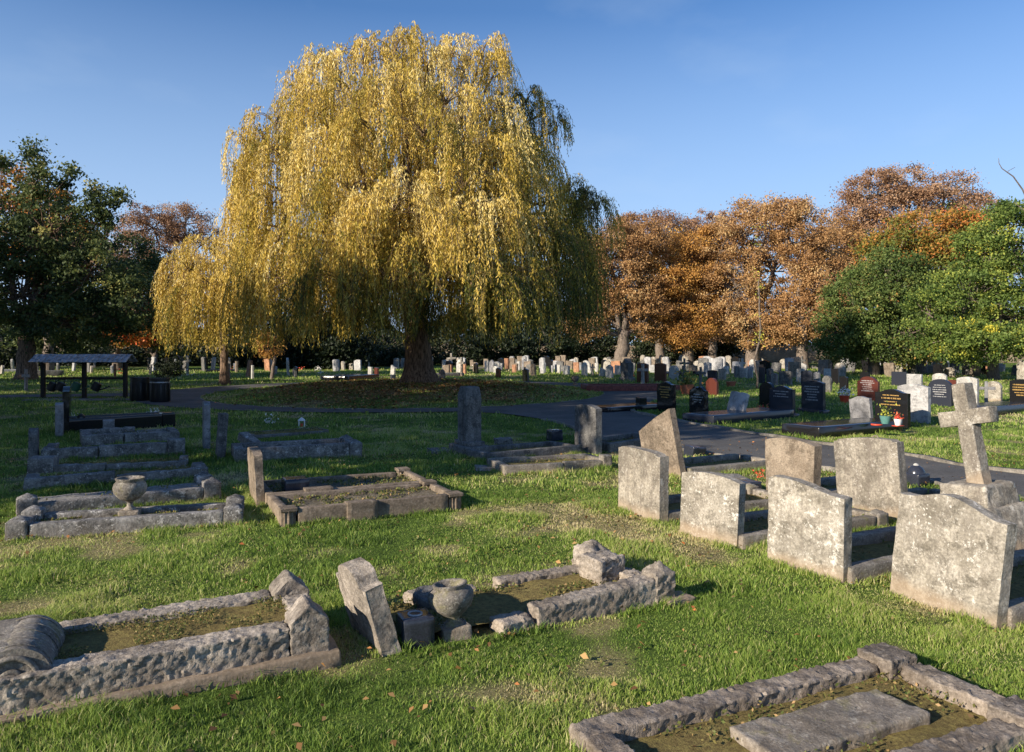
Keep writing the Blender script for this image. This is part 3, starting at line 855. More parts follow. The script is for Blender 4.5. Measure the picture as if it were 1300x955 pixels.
# kerb sets behind the four slabs
def behind(c, L_, W_, label, **kw):
    cx, cy = c; nx, ny = -math.sin(AX), math.cos(AX)
    A = (cx - nx * W_ / 2 + DA[0] * .08, cy - ny * W_ / 2 + DA[1] * .08)
    return kgrave(A, AX, L_, W_, label, **kw)
def mid(bl, br):
    P = G(*bl); Q_ = G(*br); return ((P[0] + Q_[0]) / 2, (P[1] + Q_[1]) / 2)
behind(mid((783, 644), (838, 663)), 1.75, .72, 'kerbed grave behind the narrow slab at the far end of the front row', kh=.11, post=(.15, .17), posts='nf')
behind(mid((864, 675), (933, 692)), 1.80, .70, 'kerbed grave behind the lowest blotchy pale slab', kh=.11, post=(.15, .16), posts='n')
behind(mid((975, 712), (1068, 739)), 1.75, .72, 'kerbed grave behind the pale slab with the ochre patch', mat='kerb', kh=.13, post=(.16, .20), posts='nf')
behind(mid((1130, 751), (1268, 798)), 1.80, .78, 'kerbed grave behind the largest lichen spotted slab', mat='kerb', kh=.12, post=(.16, .17), posts='nf')
kgrave((3.35, 3.75), AX, 1.9, .8, 'plain kerbed grave at the right edge in front of the nearest slab', mat='kerb', kh=.12)

# second row
def second(px_, py_, w, h, t, shape, mat, label, pitch=0, roll=0, taper=0, ax=AX, near=2):
    X, Y = G(px_, py_)
    return headstone(X, Y, w, h, t, shape, mat, label, near, yaw_of(ax), pitch, roll, amp=.003, taper=taper)
second(845, 600, .74, .84, .10, 'skew', 'tan', 'tan headstone with a slanting top leaning left behind the front row', 2, -13)
second(1006, 634, .64, .70, .12, 'camber', 'pink', 'brown pebbly headstone with rounded cap behind the third pale slab', 0, 0, .10)
second(1108, 652, .74, .78, .11, 'lowarch', 'pale2', 'streaked pale headstone with a loop on top beside the stone cross', 0, -5, .0)
lo = new_obj('loop', mesh_np('loop', *tube([(.035 * math.cos(a), 0, .035 * math.sin(a)) for a in np.linspace(0, math.pi, 10)], .008, 6), smooth=True, mat=M['kerb']), bpy.data.objects['headstone.%03d' % (len([o for o in bpy.data.objects if o.name.startswith('headstone')]) - 1)], (.10, 0, .765))
for (p, lab, L_, W_, kw) in [((845, 600), 'kerbed grave with fallen bits behind the leaning tan stone', 1.6, .8, dict(kh=.12)),
                     ((1006, 632), 'kerbed grave running to the road behind the brown pebbly stone', 1.35, .72, dict(kh=.13)),
                     ((1108, 650), 'kerbed grave running to the road behind the streaked pale stone', 1.3, .78, dict(kh=.12))]:
    behind(G(*p), L_, W_, lab, **kw)
# small blocks lying about the second row
def block_thing(name, px_, py_, sx, sy, sz, mat, label, rot=(0, 0, .4), cat='stone block', z=0, amp=.004, fn=None, group=None):
    X, Y = G(px_, py_)
    o = new_obj(name, block_mesh(name, -sx / 2, sx / 2, -sy / 2, sy / 2, -.03, sz, .03, .008, amp, 18, amp, M[mat], fn))
    o.location = (X, Y, z + hz(X, Y)); o.rotation_euler = rot; return tag(o, label, cat, group)
block_thing('stone_block', 925, 618, .40, .24, .16, 'pale2', 'tilted pale block on the grave between the second and third slabs', (.1, .12, .3), amp=.006)
block_thing('stone_block', 950, 622, .22, .22, .13, 'dblue', 'small dark block beside the tilted pale one')
V, Q = leaf_quads(np.stack([rng.normal(0, .035, 60), rng.normal(0, .035, 60), rng.uniform(.0, .10, 60)], 1), np.full(60, .035), .3)
fl_o = new_obj('flower_bunch', mesh_np('flower_bunch', V, [Q], {'tone': np.repeat(rng.uniform(.3, 1, 60), 4)}, mat=M['redpetal'])); fl_o.location = (*G(964, 622), .14); tag(fl_o, 'small bunch of red flowers behind the third slab', 'flowers')
block_thing('stone_block', 881, 577, .26, .22, .15, 'dblue', 'dark wedge block on the grass right of the leaning tan stone', (.1, .1, .5))
vx, vy = G(1163, 614)
dq = empty('flower_vase', (vx, vy, 0), (0, 0, AX)); tag(dq, 'dark domed vase with a white tip beside the road', 'grave vase')
new_obj('block', block_mesh('block', -.11, .11, -.11, .11, -.02, .13, .05, .01, .001, mat=M['dblue']), dq)
V, fl = lathe([(.105, .13), (.10, .16), (.07, .20), (.03, .225), (0, .23)], 20); new_obj('dome', mesh_np('dome', V, fl, smooth=True, mat=M['dblue']), dq)
V, fl = lathe([(.035, .22), (.025, .24), (0, .25)], 12); new_obj('cap', mesh_np('cap', V, fl, smooth=True, mat=M['white']), dq)

# leaning cross on its stepped base
cX, cY = G(1248, 692)
croot = empty('stone_cross', (cX, cY, 0), (R(0), R(0), yaw_of(R(24)))); tag(croot, 'tall pale stone cross leaning left on a stepped base at the right', 'stone cross')
for i, (s_, z0, z1) in enumerate([(.76, -.08, .18), (.60, .16, .35), (.46, .33, .52)]):
    new_obj('step', block_mesh('step', -s_ / 2, s_ / 2, -s_ / 2, s_ / 2, z0, z1, .022, .015, .007, 16, .012, M['pale2'],
            lambda V, s_=s_: np.stack([V[:, 0] * (1 - .16 * (V[:, 2] - z0) / .2), V[:, 1] * (1 - .16 * (V[:, 2] - z0) / .2), V[:, 2]], 1)), croot, (0, 0, 0), (R(2), R(-5), .02 * i))
new_obj('cross', cross_mesh('cross', .86, .47, .135, .12, .57, 'pale2', .004), croot, (-.03, 0, .50), (R(-1), R(-11.5), 0))
behind((cX + .3, cY + .1), 1.4, .8, 'kerbed grave behind the leaning stone cross', kh=.12)

# ---------------------------------------------------------------- left middle ground
kg_px((8, 684), (307, 664), .62, 'ivy filled kerbed grave with the goblet urn, front one of the left rows', mat='kerb_w', kh=.13, kw=.12, post=(.17, .21), posts='nfhg', infill='soil', weed=2200, amp=.004)
kg_px((22, 655), (280, 630), .66, 'kerbed grave filled with pale chippings just behind the goblet urn', mat='kerb_w', kh=.13, kw=.10, skip='far', post=(.18, .24), posts='nfh', infill='chips', fill_z=.10, weed=150, amp=.004)
kg_px((30, 622), (265, 604), .72, 'long weathered kerb set in front of the sunken blue-grey graves', mat='kerb_w', kh=.13, kw=.14, infill='soil', fill_z=.06, weed=1200, broken=2, skip='far', amp=.005, posts='', amp2=.01)
gx_, gy_ = G(165, 661)
urn((gx_, gy_, .05), .90, 'goblet shaped stone urn on the ivy filled grave at left', 'kerb', (0, 0, .3),
    [(0, .06), (.065, .065), (.055, .08), (.030, .10), (.028, .14), (.045, .155), (.10, .18), (.155, .24), (.168, .30), (.155, .34), (.13, .365), (.14, .385), (.145, .40), (.125, .40), (.11, .37), (0, .35)])
kg_px((36, 602), (236, 593), .75, 'broken blue-grey kerbed grave, nearest of the shaded cluster', mat='kerb_w', kh=.12, kw=.11, infill='soil', post=(.3, .22), posts='h', amp=.005, amp2=.012, post_shape='flat', weed=1500, broken=2, skip='far')
kg_px((52, 583), (234, 574), .9, 'blue-grey kerbed grave with heaped rubble, second of the shaded cluster', mat='kerb_w', kh=.17, kw=.14, infill='soil', fill_z=.08, post=(.26, .24), posts='n', amp=.006, amp2=.014, post_shape='flat', weed=1500, broken=2, skip='far')
kg_px((104, 564), (228, 557), .9, 'low blue-grey grave in front of the black polished one', mat='kerb_w', kh=.18, kw=.14, broken=2, infill='chips', fill_z=.12, amp=.006, amp2=.012, weed=200, posts='')
bk = kg_px((82, 549), (222, 540), .85, 'black polished kerbed grave with ornaments, rearmost of the shaded cluster', mat='black', kh=.26, kw=.16, infill='chips', fill_z=.18, post=(.26, .30), posts='n', post_shape='flat', amp=0, weed=0)
hs_px(36, 50, 541, 580, 'round', 'grey', 'short dark round-topped stone at the left end of the shaded cluster', t=.12, near=1, taper=.1)
hs_px(69, 82, 510, 552, 'camber', 'mgrey', 'blue-grey headstone seen edge on beside the black one', t=.13, near=1)
X, Y = G(85, 547)
headstone(X, Y, .70, .92, .12, 'ogee', 'black', 'black polished headstone seen edge on above the shaded cluster', 1, yaw_of(), text=(5, 'gold'), name='headstone')
# lantern and flower holders on the black grave
def lantern(px_, py_, s, mat, label, z=0):
    X, Y = G(px_, py_); o = empty('grave_lantern', (X, Y, z + hz(X, Y)), (0, 0, .3)); tag(o, label, 'lantern')
    new_obj('base', block_mesh('base', -s, s, -s, s, 0, s * .3, s, .003, 0, mat=M[mat]), o)
    for sx in (-1, 1):
        for sy in (-1, 1): new_obj('upright', block_mesh('upright', sx * s * .8 - .01, sx * s * .8 + .01, sy * s * .8 - .01, sy * s * .8 + .01, s * .3, s * 2.2, s, .002, 0, mat=M[mat]), o)
    V, fl = lathe([(s * 1.5, s * 2.2), (s * 1.4, s * 2.4), (s * .5, s * 3), (0, s * 3.2)], 4); new_obj('roof', mesh_np('roof', V, fl, mat=M[mat]), o, rot=(0, 0, R(45)))
    new_obj('candle', mesh_np('candle', *lathe([(0, s * .3), (s * .4, s * .3), (s * .4, s * 1.3), (0, s * 1.35)], 10), mat=M['redp']), o)
lantern(383, 542, .07, 'whitep', 'white lantern on the shaded grass beyond the left graves')
lantern(103, 546, .06, 'binmetal', 'small dark lantern beside the black edge-on headstone', .17)
def bunch(px_, py_, n, s, mat, label, name='flower_bunch', z=0, pot=None, r_=.12):
    X, Y = G(px_, py_); root = empty(name, (X, Y, z + hz(X, Y))); tag(root, label, 'flowers')
    zt = .0
    if pot:
        V, fl = lathe([(0, 0), (r_ * .6, 0), (r_ * .85, r_ * 1.2), (r_ * .75, r_ * 1.2), (0, r_ * 1.1)], 18); new_obj('pot', mesh_np('pot', V, fl, smooth=True, mat=M[pot], sharp=50), root); zt = r_ * 1.2
    P = np.stack([rng.normal(0, r_ * .6, n), rng.normal(0, r_ * .6, n), zt + np.abs(rng.normal(0, r_ * .7, n))], 1)
    V, Q = leaf_quads(P, np.full(n, s), .3, .8)
    new_obj('blooms', mesh_np('blooms', V, [Q], {'tone': np.repeat(rng.uniform(.2, 1, n), 4)}, mat=M[mat]), root)['kind'] = 'stuff'
bunch(342, 537, 90, .05, 'petal', 'white flowers on the shaded grass left of the white lantern')
bunch(93, 532, 70, .05, 'petal', 'pale flowers leaning against the black edge-on headstone', z=.0)
bunch(196, 536, 60, .05, 'petal', 'wiry pale flowers at the foot of the black polished grave', z=.17)
block_thing('stone_block', 138, 551, .20, .16, .30, 'mgrey', 'small grey marker standing before the black polished kerb', (0, 0, AX), 'stone marker')
# pair of edge-on stones
hs_px(255, 269, 507, 566, 'camber', 'mgrey', 'taller blue-grey stone of the pair seen edge on, rear one', t=.10, near=1, roll=0)
hs_px(271, 288, 523, 579, 'flat', 'grey', 'shorter dark stone of the pair seen edge on, front one', t=.12, near=1, pitch=-4)
kg_px((298, 587), (459, 578), .85, 'shaded kerbed grave right of the edge-on pair of stones', mat='kerb_w', kh=.20, kw=.14, post=(.19, .27), posts='nf', amp=.004, weed=700)
block_thing('stone_block', 318, 571, .55, .16, .10, 'kerb_w', 'loose kerb stone leaning across the grave right of the edge-on pair', (0, .28, AX - 1.2), z=.12)
kg_px((322, 556), (420, 549), .7, 'low planted grave in the shade behind the loose leaning kerb', mat='grey', kh=.06, kw=.08, weed=900)
# sunlit double grave with tall thin stone
kgrave(G(357, 667), R(26), 1.82, .92, 'near half of the sunlit double grave with fluted corner posts', mat='tan', kh=.17, kw=.085, post=(.16, .19), posts='nfh', amp=.001, post_shape='fluted', weed=1800, fill_z=.105, infill='chipsoil', pier=.42, ch=.005, res=.08)
Pn = G(357, 667); Pm = G(584, 637); an = R(26)
A2 = (Pn[0] - math.sin(an) * .93 , Pn[1] + math.cos(an) * .93)
kgrave(A2, an, 1.82, .92, 'far half of the sunlit double grave, partly in shade', mat='tan', kh=.155, kw=.085, post=(.16, .19), posts='f', amp=.001, post_shape='fluted', weed=1800, fill_z=.09, infill='chipsoil', pier=.30, ch=.005, res=.08)
headstone(Pn[0] - math.sin(an) * 1.38 - .03, Pn[1] + math.cos(an) * 1.38, .74, .56, .09, 'camber', 'tan', 'brown headstone seen nearly edge on at the sunlit double grave', 2, yaw_of(R(24)), 3, 0, z=.0)
for k in range(3):
    pass
vx, vy = A2[0] + .35 * math.cos(an) - .3 * math.sin(an), A2[1] + .35 * math.sin(an) + .3 * math.cos(an)
bo = new_obj('flower_vase', block_mesh('flower_vase', -.13, .13, -.13, .13, 0, .19, .05, .015, .002, mat=M['dblue'])); bo.location = (vx, vy, .04); bo.rotation_euler = (0, 0, an); tag(bo, 'dark squat vase block behind the brown headstone', 'grave vase')

# ---------------------------------------------------------------- centre shaded graves
X, Y = G(596, 574)
c1 = empty('headstone', (X, Y, 0), (0, 0, yaw_of())); tag(c1, 'tall narrow grey stone with a tapered top standing in the shaded lawn', 'headstone')
new_obj('shaft', block_mesh('shaft', -.18, .18, -.13, .13, .10, 1.04, .03, .012, .003, 14, .004, M['grey'],
        lambda V: np.stack([V[:, 0] * np.where(V[:, 2] > .88, 1 - (V[:, 2] - .88) * 1.9, 1.0), V[:, 1] * np.where(V[:, 2] > .9, 1 - (V[:, 2] - .9) * 1.0, 1.0), V[:, 2]], 1)), c1)
new_obj('pilaster', block_mesh('pilaster', -.055, .055, -.165, -.12, .12, .86, .04, .008, .002, mat=M['grey']), c1)
new_obj('plinth', block_mesh('plinth', -.33, .33, -.22, .22, -.04, .12, .05, .012, .003, mat=M['grey']), c1)
new_obj('plinth', block_mesh('plinth', -.25, .25, -.16, .16, .12, .19, .05, .012, .003, mat=M['grey']), c1)
kg_px((619, 585), (740, 574), .85, 'dark kerbed grave running right from the tall narrow grey stone', mat='grey', kh=.13, kw=.09, posts='', weed=300)
kg_px((640, 601), (776, 593), .80, 'pale kerbed grave in half shade, left of the first front row slab', mat='kerb', kh=.12, kw=.10, broken=2, post=(.14, .19), posts='n', weed=500, post_shape='flat')
hs_px(729, 764, 512, 572, 'camber', 'grey', 'weathered grey headstone with rough shoulders beside the road bend', t=.12, near=2)
kg_px((775, 573), (845, 562), .75, 'kerbed grave between the grey headstone and the leaning tan stone', mat='grey', kh=.15, posts='')
block_thing('stone_block', 558, 573, .34, .26, .05, 'kerb_w', 'flat broken slab on the grass left of the tall narrow stone', (.1, .05, .6))
block_thing('stone_block', 617, 594, .30, .20, .05, 'kerb_w', 'small pale rubble piece on the lawn below the tall narrow stone', (0, .1, .2))
block_thing('stone_block', 639, 564, .30, .20, .13, 'kerb_w', 'rounded pale rock on the dark kerbed grave', (0, 0, .2), amp=.02)
block_thing('flower_vase', 704, 560, .22, .22, .16, 'dblue', 'dark vase block at the foot of the dark kerbed grave', (0, 0, AX), 'grave vase', .08)

# ---------------------------------------------------------------- right field, named stones
T5 = (5, 'gold'); S5 = (6, 'silver')
def base_slab(bl, br, W_, h_, mat, label, group=None):
    A = G(*bl); B = G(*br); ang = math.atan2(B[1] - A[1], B[0] - A[0]); L_ = math.hypot(B[0] - A[0], B[1] - A[1])
    o = new_obj('grave_slab', block_mesh('grave_slab', 0, L_, 0, W_, -.03, h_, .2, .012, 0, mat=M[mat])); o.location = (*A, 0); o.rotation_euler = (0, 0, ang)
    NO_GRASS.append([A, B, (B[0] - math.sin(ang) * W_, B[1] + math.cos(ang) * W_), (A[0] - math.sin(ang) * W_, A[1] + math.cos(ang) * W_)])
    return tag(o, label, 'grave slab', group)
base_slab((1040, 556), (1146, 546), .85, .19, 'black', 'black polished grave slab carrying the potted plants')
hs_px(1112, 1154, 494, 541, 'ogee', 'black', 'black headstone with gold lettering behind the potted plants', t=.10, near=1, text=(4, 'gold', .82), z=.0)
def pot(px_, py_, r_, h_, mat, label, z, plant=None, cat='flower pot'):
    X, Y = G(px_, py_, z); root = empty('flower_pot', (X, Y, z)); tag(root, label, cat)
    V, fl = lathe([(0, 0), (r_ * .65, 0), (r_ * .95, h_ * .8), (r_, h_), (r_ * .9, h_), (0, h_ * .9)], 20); new_obj('pot', mesh_np('pot', V, fl, smooth=True, mat=M[mat], sharp=50), root)
    if plant:
        n = 90; P = np.stack([rng.normal(0, r_ * .5, n), rng.normal(0, r_ * .5, n), h_ + np.abs(rng.normal(0, plant[1] * .5, n))], 1)
        V, Q = leaf_quads(P, np.full(n, .05), .5); new_obj('plant', mesh_np('plant', V, [Q], {'tone': np.repeat(rng.uniform(.2, 1, n), 4)}, mat=M[plant[0]]), root)['kind'] = 'stuff'
pot(1124, 538, .105, .15, 'teal', 'teal bowl with a green plant on the black grave slab', .192, ('yellowg', .22))
pot(1140, 540, .075, .12, 'whitep', 'white pot of red flowers on the black grave slab', .205, ('redpetal', .12))
tr = new_obj('pot_tray', mesh_np('pot_tray', *lathe([(0, 0), (.10, 0), (.105, .025), (0, .02)], 20), smooth=True, mat=M['redp'])); tr.location = (*G(1113, 540, .192), .192); tag(tr, 'small orange dish left of the teal bowl', 'dish')
tr = new_obj('pot_tray', block_mesh('pot_tray', -.10, .10, -.06, .06, 0, .012, .05, .003, 0, mat=M['redp'])); tr.location = (*G(1140, 541, .192), .192); tr.rotation_euler = (0, 0, AX); tag(tr, 'red tray under the white flower pot', 'tray')
hs_px(1081, 1108, 502, 534, 'ogee', 'mgrey', 'short blue-grey headstone tilted back left of the gold-lettered black one', roll=-6, near=1)
hs_px(1141, 1179, 487, 535, 'camber', 'lgrey', 'light grey polished headstone with many inscribed lines', text=S5, near=1)
hs_px(1180, 1208, 481, 515, 'round', 'dblue', 'dark headstone with white lettering right of the light grey one', text=(6, 'silver', .76))
hs_px(1216, 1241, 478, 517, 'camber', 'white', 'plain white arched headstone behind the head of the stone cross')
def far_cross(x0, x1, yt, yb, mat, label, t=.09, group=None, ped=False):
    cx = (x0 + x1) / 2; X, Y = G(cx, yb); h = (yb - yt) * Y / F; w = min(.7 * h, (x1 - x0) * Y / F * 1.15)
    o = new_obj('cross', cross_mesh('cross', h, w, h * .13, t, h * .70, mat, 0)); o.location = (X, Y, hz(X, Y)); o.rotation_euler = (0, 0, R(-30))
    return tag(o, label, 'stone cross', group)
far_cross(1242, 1262, 484, 513, 'mgrey', 'grey stone cross in front of a pale arched headstone at right')
hs_px(1252, 1271, 484, 510, 'round', 'pale', 'pale arched headstone behind the grey stone cross at right')
base_slab((1263, 527), (1320, 521), .9, .20, 'dblue', 'dark kerb slab at the right edge beyond the road')
hs_px(1284, 1312, 481, 520, 'camber', 'black', 'black headstone with gold lettering cut by the right edge', text=T5)
hs_px(1292, 1306, 456, 486, 'peak', 'pale', 'tall pointed pale monument at the far right edge', t=.2)
hs_px(1150, 1172, 475, 492, 'flat', 'lgrey', 'wide pale stone behind the many-lined light grey one')
hs_px(1132, 1151, 472, 490, 'flat', 'dblue', 'dark stone with a white strip behind the gold-lettered black one')
hs_px(1183, 1203, 474, 489, 'round', 'white', 'white rounded stone behind the dark white-lettered one')
hs_px(1089, 1116, 478, 508, 'shoulder', 'redbr', 'red-brown granite headstone with rounded shoulders', text=S5)
hs_px(1018, 1047, 483, 523, 'camber', 'dblue', 'dark blue granite headstone covered with lettering', text=S5, plinth=.08, near=1)
hs_px(977, 1009, 489, 527, 'ogee', 'dblue', 'dark double-panelled headstone outlined in silver', text=(3, 'silver', .8), plinth=.08, near=1)
hs_px(964, 984, 485, 518, 'round', 'black', 'black round-topped headstone half hidden by the double-panelled one')
bunch(967, 520, 60, .06, 'redpetal', 'magenta flowers beside the black round-topped headstone')
base_slab((906, 538), (1008, 529), .9, .17, 'dblue', 'low dark grave slab carrying the grey book stone')
X, Y = G(934, 531); headstone(X + .1, Y + .3, .55, .44, .09, 'book', 'lgrey', 'grey open-book stone leaning back on its low dark slab', 1, yaw_of(), -14, 4, z=.17)
hs_px(875, 899, 490, 528, 'heart', 'black', 'black rough-edged heart topped headstone beside the road', near=1, text=(4, 'silver', .72), amp=.006)
base_slab((772, 524), (852, 518), .85, .12, 'black', 'flat black slab beside the road junction')
hs_px(834, 858, 484, 522, 'ogee', 'black', 'black headstone with gold lines beside the road junction', text=(5, 'gold', .8), near=1)
block_thing('flower_vase', 814, 519, .24, .2, .2, 'black', 'black cube vase on the flat black slab', (0, 0, AX), 'grave vase', .12, 0)
hs_px(896, 912, 480, 502, 'shoulder', 'redbr', 'small brown headstone behind the heart topped black one')
pot(928, 491, .22, .22, 'terra', 'round terracotta pot on the grass in the shaded lawn', 0, None)
bunch(1072, 511, 110, .07, 'petal', 'white flowers in a red pot near the red-brown headstone', pot='redp', r_=.18)
bunch(872, 501, 160, .12, 'greenl', 'dark leafy shrub in an orange pot by the brown headstone', pot='terra', r_=.3, name='potted_shrub')
hs_px(898, 911, 470, 484, 'camber', 'dblue', 'blue-dark stone above the small brown headstone')
far_cross(884, 895, 466, 491, 'grey', 'dark stone cross left of the small brown headstone')
# gabled monument and neighbours
hs_px(788, 804, 455, 483, 'gable', 'grey', 'broad grey gabled monument in the middle distance', t=.35, plinth=.15)
hs_px(806, 826, 461, 486, 'camber', 'redbr', 'dark red headstone behind a pale grey cross')
far_cross(810, 822, 462, 488, 'lgrey', 'pale grey cross in front of a dark red headstone')
hs_px(829, 848, 461, 485, 'camber', 'redbr', 'dark red headstone with a white emblem on top')
hs_px(849, 862, 464, 482, 'shoulder', 'white', 'white shouldered stone right of the two dark red ones')
far_cross(862, 873, 464, 492, 'grey', 'dark cross right of the white shouldered stone')
# red edging bed
A = G(741, 496); B = G(868, 496)
ro = kgrave(G(745, 497), R(3), 3.6, 1.6, 'long low bed edged in red brick beyond the road junction', mat='brick', kh=.22, kw=.2, infill='soil', posts='', amp=0, weed=800, weed_size=.08, res=.3, name='edged_grave', z=0)
urn((*G(727 + 3, 489), 0), 1.1, 'dark urn at the left end of the red edged bed', 'grey')

ROW = [
 (561, 567, 457, 471, 'camber', 'white', 'pale narrow stone just right of the willow trunk'),
 (557, 565, 469, 484, 'round', 'grey', 'small grey stone on the grass right of the willow trunk'),
 (568, 574, 463, 473, 'flat', 'orange', 'small reddish stone third right of the willow trunk'),
 (584, 592, 460, 475, 'shoulder', 'orange', 'brown-orange stone between the willow trunk and the blue-white pair'),
 (600, 607, 460, 473, 'camber', 'tan', 'beige stone left of the blue-white pair'),
 (615, 621, 458, 472, 'flat', 'white', 'white stone, left of a touching blue-white pair'),
 (621, 628, 457, 473, 'peak', 'mgrey', 'blue-grey stone, right of a touching blue-white pair'),
 (629, 636, 467, 480, 'ogee', 'redbr', 'dark brown stone in front of the white broad one'),
 (630, 640, 461, 470, 'flat', 'white', 'broad whitish stone behind the dark brown one'),
 (650, 656, 463, 473, 'flat', 'orange', 'orange stone beside a bright white one'),
 (656, 661, 459, 471, 'flat', 'white', 'bright white narrow stone beside the orange one'),
 (662, 669, 456, 470, 'peak', 'mgrey', 'blue-grey stone above the black one'),
 (663, 672, 468, 484, 'ogee', 'black', 'black stone standing forward of the far row'),
 (673, 681, 462, 477, 'shoulder', 'tan', 'beige stone right of the forward black one'),
 (684, 694, 458, 473, 'shoulder', 'lgrey', 'light grey broad stone in the far row'),
 (698, 703, 464, 473, 'flat', 'lgrey', 'small grey-white stone right of the light grey broad one'),
 (704, 712, 463, 474, 'flat', 'white', 'white square stone below the pale willow twigs'),
 (714, 724, 464, 476, 'camber', 'white', 'pinkish white stone left of the terracotta coloured one'),
 (728, 736, 460, 473, 'flat', 'orange', 'terracotta coloured stone left of the white arched one'),
 (738, 746, 460, 477, 'shoulder', 'white', 'white arched stone left of the small distant cross'),
 (755, 760, 461, 473, 'flat', 'white', 'narrow white stone right of the small distant cross'),
 (760, 768, 468, 478, 'flat', 'white', 'tilted white tablet right of the small distant cross'),
 (769, 779, 463, 480, 'peak', 'lgrey', 'light grey stone left of the gabled monument'),
 (780, 788, 464, 476, 'flat', 'white', 'white block touching the gabled monument'),
 (893, 903, 460, 479, 'camber', 'lgrey', 'light grey stone behind the dark cross by the brown headstone'),
 (912, 922, 468, 483, 'camber', 'pale', 'beige stone above the terracotta pot'),
 (918, 926, 464, 475, 'peak', 'white', 'white stone just behind the beige one above the terracotta pot'),
 (932, 939, 465, 480, 'flat', 'grey', 'dark stone left of the brightest white stone'),
 (938, 949, 467, 480, 'flat', 'white', 'brightest white square stone in the right field'),
 (947, 956, 465, 480, 'camber', 'lgrey', 'pale grey stone right of the brightest white one'),
 (963, 971, 466, 487, 'flat', 'dblue', 'blue stone with a pink one behind, by the sapling'),
 (964, 970, 463, 476, 'flat', 'orange', 'pink stone behind the blue one by the sapling'),
 (973, 982, 468, 487, 'camber', 'grey', 'dark grey stone right of the sapling'),
 (979, 988, 474, 489, 'ogee', 'mgrey', 'blue-grey stone right of the sapling, standing forward'),
 (988, 1007, 471, 489, 'camber', 'grey', 'broad dark brown stone above the double-panelled one'),
 (998, 1006, 466, 477, 'flat', 'white', 'pinkish white stone behind the broad dark one'),
 (1011, 1022, 468, 486, 'camber', 'white', 'white stone above the dark blue lettered one'),
 (1017, 1032, 470, 488, 'ogee', 'dblue', 'dark blue stone behind the dark blue lettered one'),
 (1033, 1042, 472, 487, 'heart', 'mgrey', 'blue-white heart topped stone in the right field'),
 (1044, 1056, 477, 498, 'round', 'grey', 'dark rounded stone left of the red-brown headstone'),
 (1046, 1056, 468, 480, 'flat', 'white', 'white stone behind the dark rounded one'),
 (1056, 1066, 468, 487, 'flat', 'black', 'black upright stone left of the red-brown headstone'),
 (1066, 1077, 478, 498, 'camber', 'black', 'squat black stone left of the red-brown headstone'),
 (1092, 1104, 472, 486, 'round', 'black', 'black rounded stone rising behind the red-brown one'),
 (1204, 1215, 482, 500, 'camber', 'redbr', 'dark red stone between the cross head and the white lettered one'),
 (288, 293, 462, 486, 'flat', 'mgrey', 'blue-grey edge-on slab beside the young willow trunk'),
 (494, 503, 465, 477, 'flat', 'white', 'white slab tilted right, left of the willow trunk'),
 (466, 474, 466, 478, 'flat', 'white', 'white leaning tablet on the raised grave behind the mound'),
 (475, 481, 467, 480, 'flat', 'redbr', 'dark red stone on the raised grave behind the mound'),
 (318, 323, 464, 481, 'flat', 'white', 'pale narrow pillar stone left of the mound path'),
]
for (x0, x1, yt, yb, shp, mt, lab) in ROW:
    hs_px(x0, x1, yt, yb, shp, mt, lab, roll=(14 if 'tilted' in lab else random.uniform(-3, 3)))
far_cross(750, 755, 462, 477, 'pale', 'small distant pale cross between two white stones')
far_cross(939, 946, 455, 476, 'white', 'white cross standing high above the brightest white stone')
far_cross(26, 40, 469, 497, 'mgrey', 'pale grey cross in front of the dark tree trunk at far left')
base_slab((441, 484), (482, 481), 1.6, .25, 'black', 'dark raised grave behind the left side of the mound')
block_thing('stone_block', 499, 482, .25, .2, .25, 'mgrey', 'small blue-grey block on the lawn left of the willow trunk')

# filler stones of the crowded distant rows
KINDS = [('white', 'shoulder', 'small white headstone'), ('lgrey', 'camber', 'small light grey headstone'), ('pale', 'round', 'small weathered round-topped headstone'),
         ('grey', 'camber', 'small dark grey headstone'), ('orange', 'flat', 'small reddish flat-topped headstone'), ('black', 'ogee', 'small black headstone'), ('tan', 'flat', 'small beige flat-topped headstone')]
protos = {}
def far_fill(n, xr, yr, where, avoid=None, weights=None):
    k = 0; tries = 0
    while k < n and tries < 5000:
        tries += 1
        row = random.randint(0, int((yr[1] - yr[0]) / 2.1))
        Y = yr[0] + row * 2.1 + random.uniform(-.25, .25)
        X = random.uniform(*xr)
        X = round(X / 1.15) * 1.15 + random.uniform(-.4, .4)
        if avoid and avoid(X, Y): continue
        if any(abs(X - q[0]) < .8 and abs(Y - q[1]) < .9 for q in PL): continue
        mt, shp, lb = random.choices(KINDS, weights or [1.3, 3.2, 3.5, 4.4, .6, 2.4, 3.5])[0]
        key = (mt, shp)
        if key not in protos: protos[key] = stone_shape('headstone', .72, .85, .12, shp, mt)
        o = new_obj('headstone', protos[key]); s = random.uniform(.6, 1.3)
        o.scale = (random.uniform(.75, 1.1), 1, s); o.location = (X, Y, hz(X, Y) - .02)
        o.rotation_euler = (R(random.gauss(0, 4)), R(random.gauss(0, 4)), yaw_of() + random.uniform(-.15, .35))
        lb2 = lb + ' in the crowded rows ' + where
        tag(o, lb2, 'headstone', lb2 + 's' if False else ('%ss %s' % (lb, where)))
        PL.append((X, Y)); k += 1
PL = [(o.location.x, o.location.y) for o in bpy.data.objects if o.name.startswith(('headstone', 'cross')) and o.location.y > 30]
inr = lambda X, Y: ((X - OC[0]) / (OA + .5)) ** 2 + ((Y - OC[1]) / (OB + .5)) ** 2 < 1
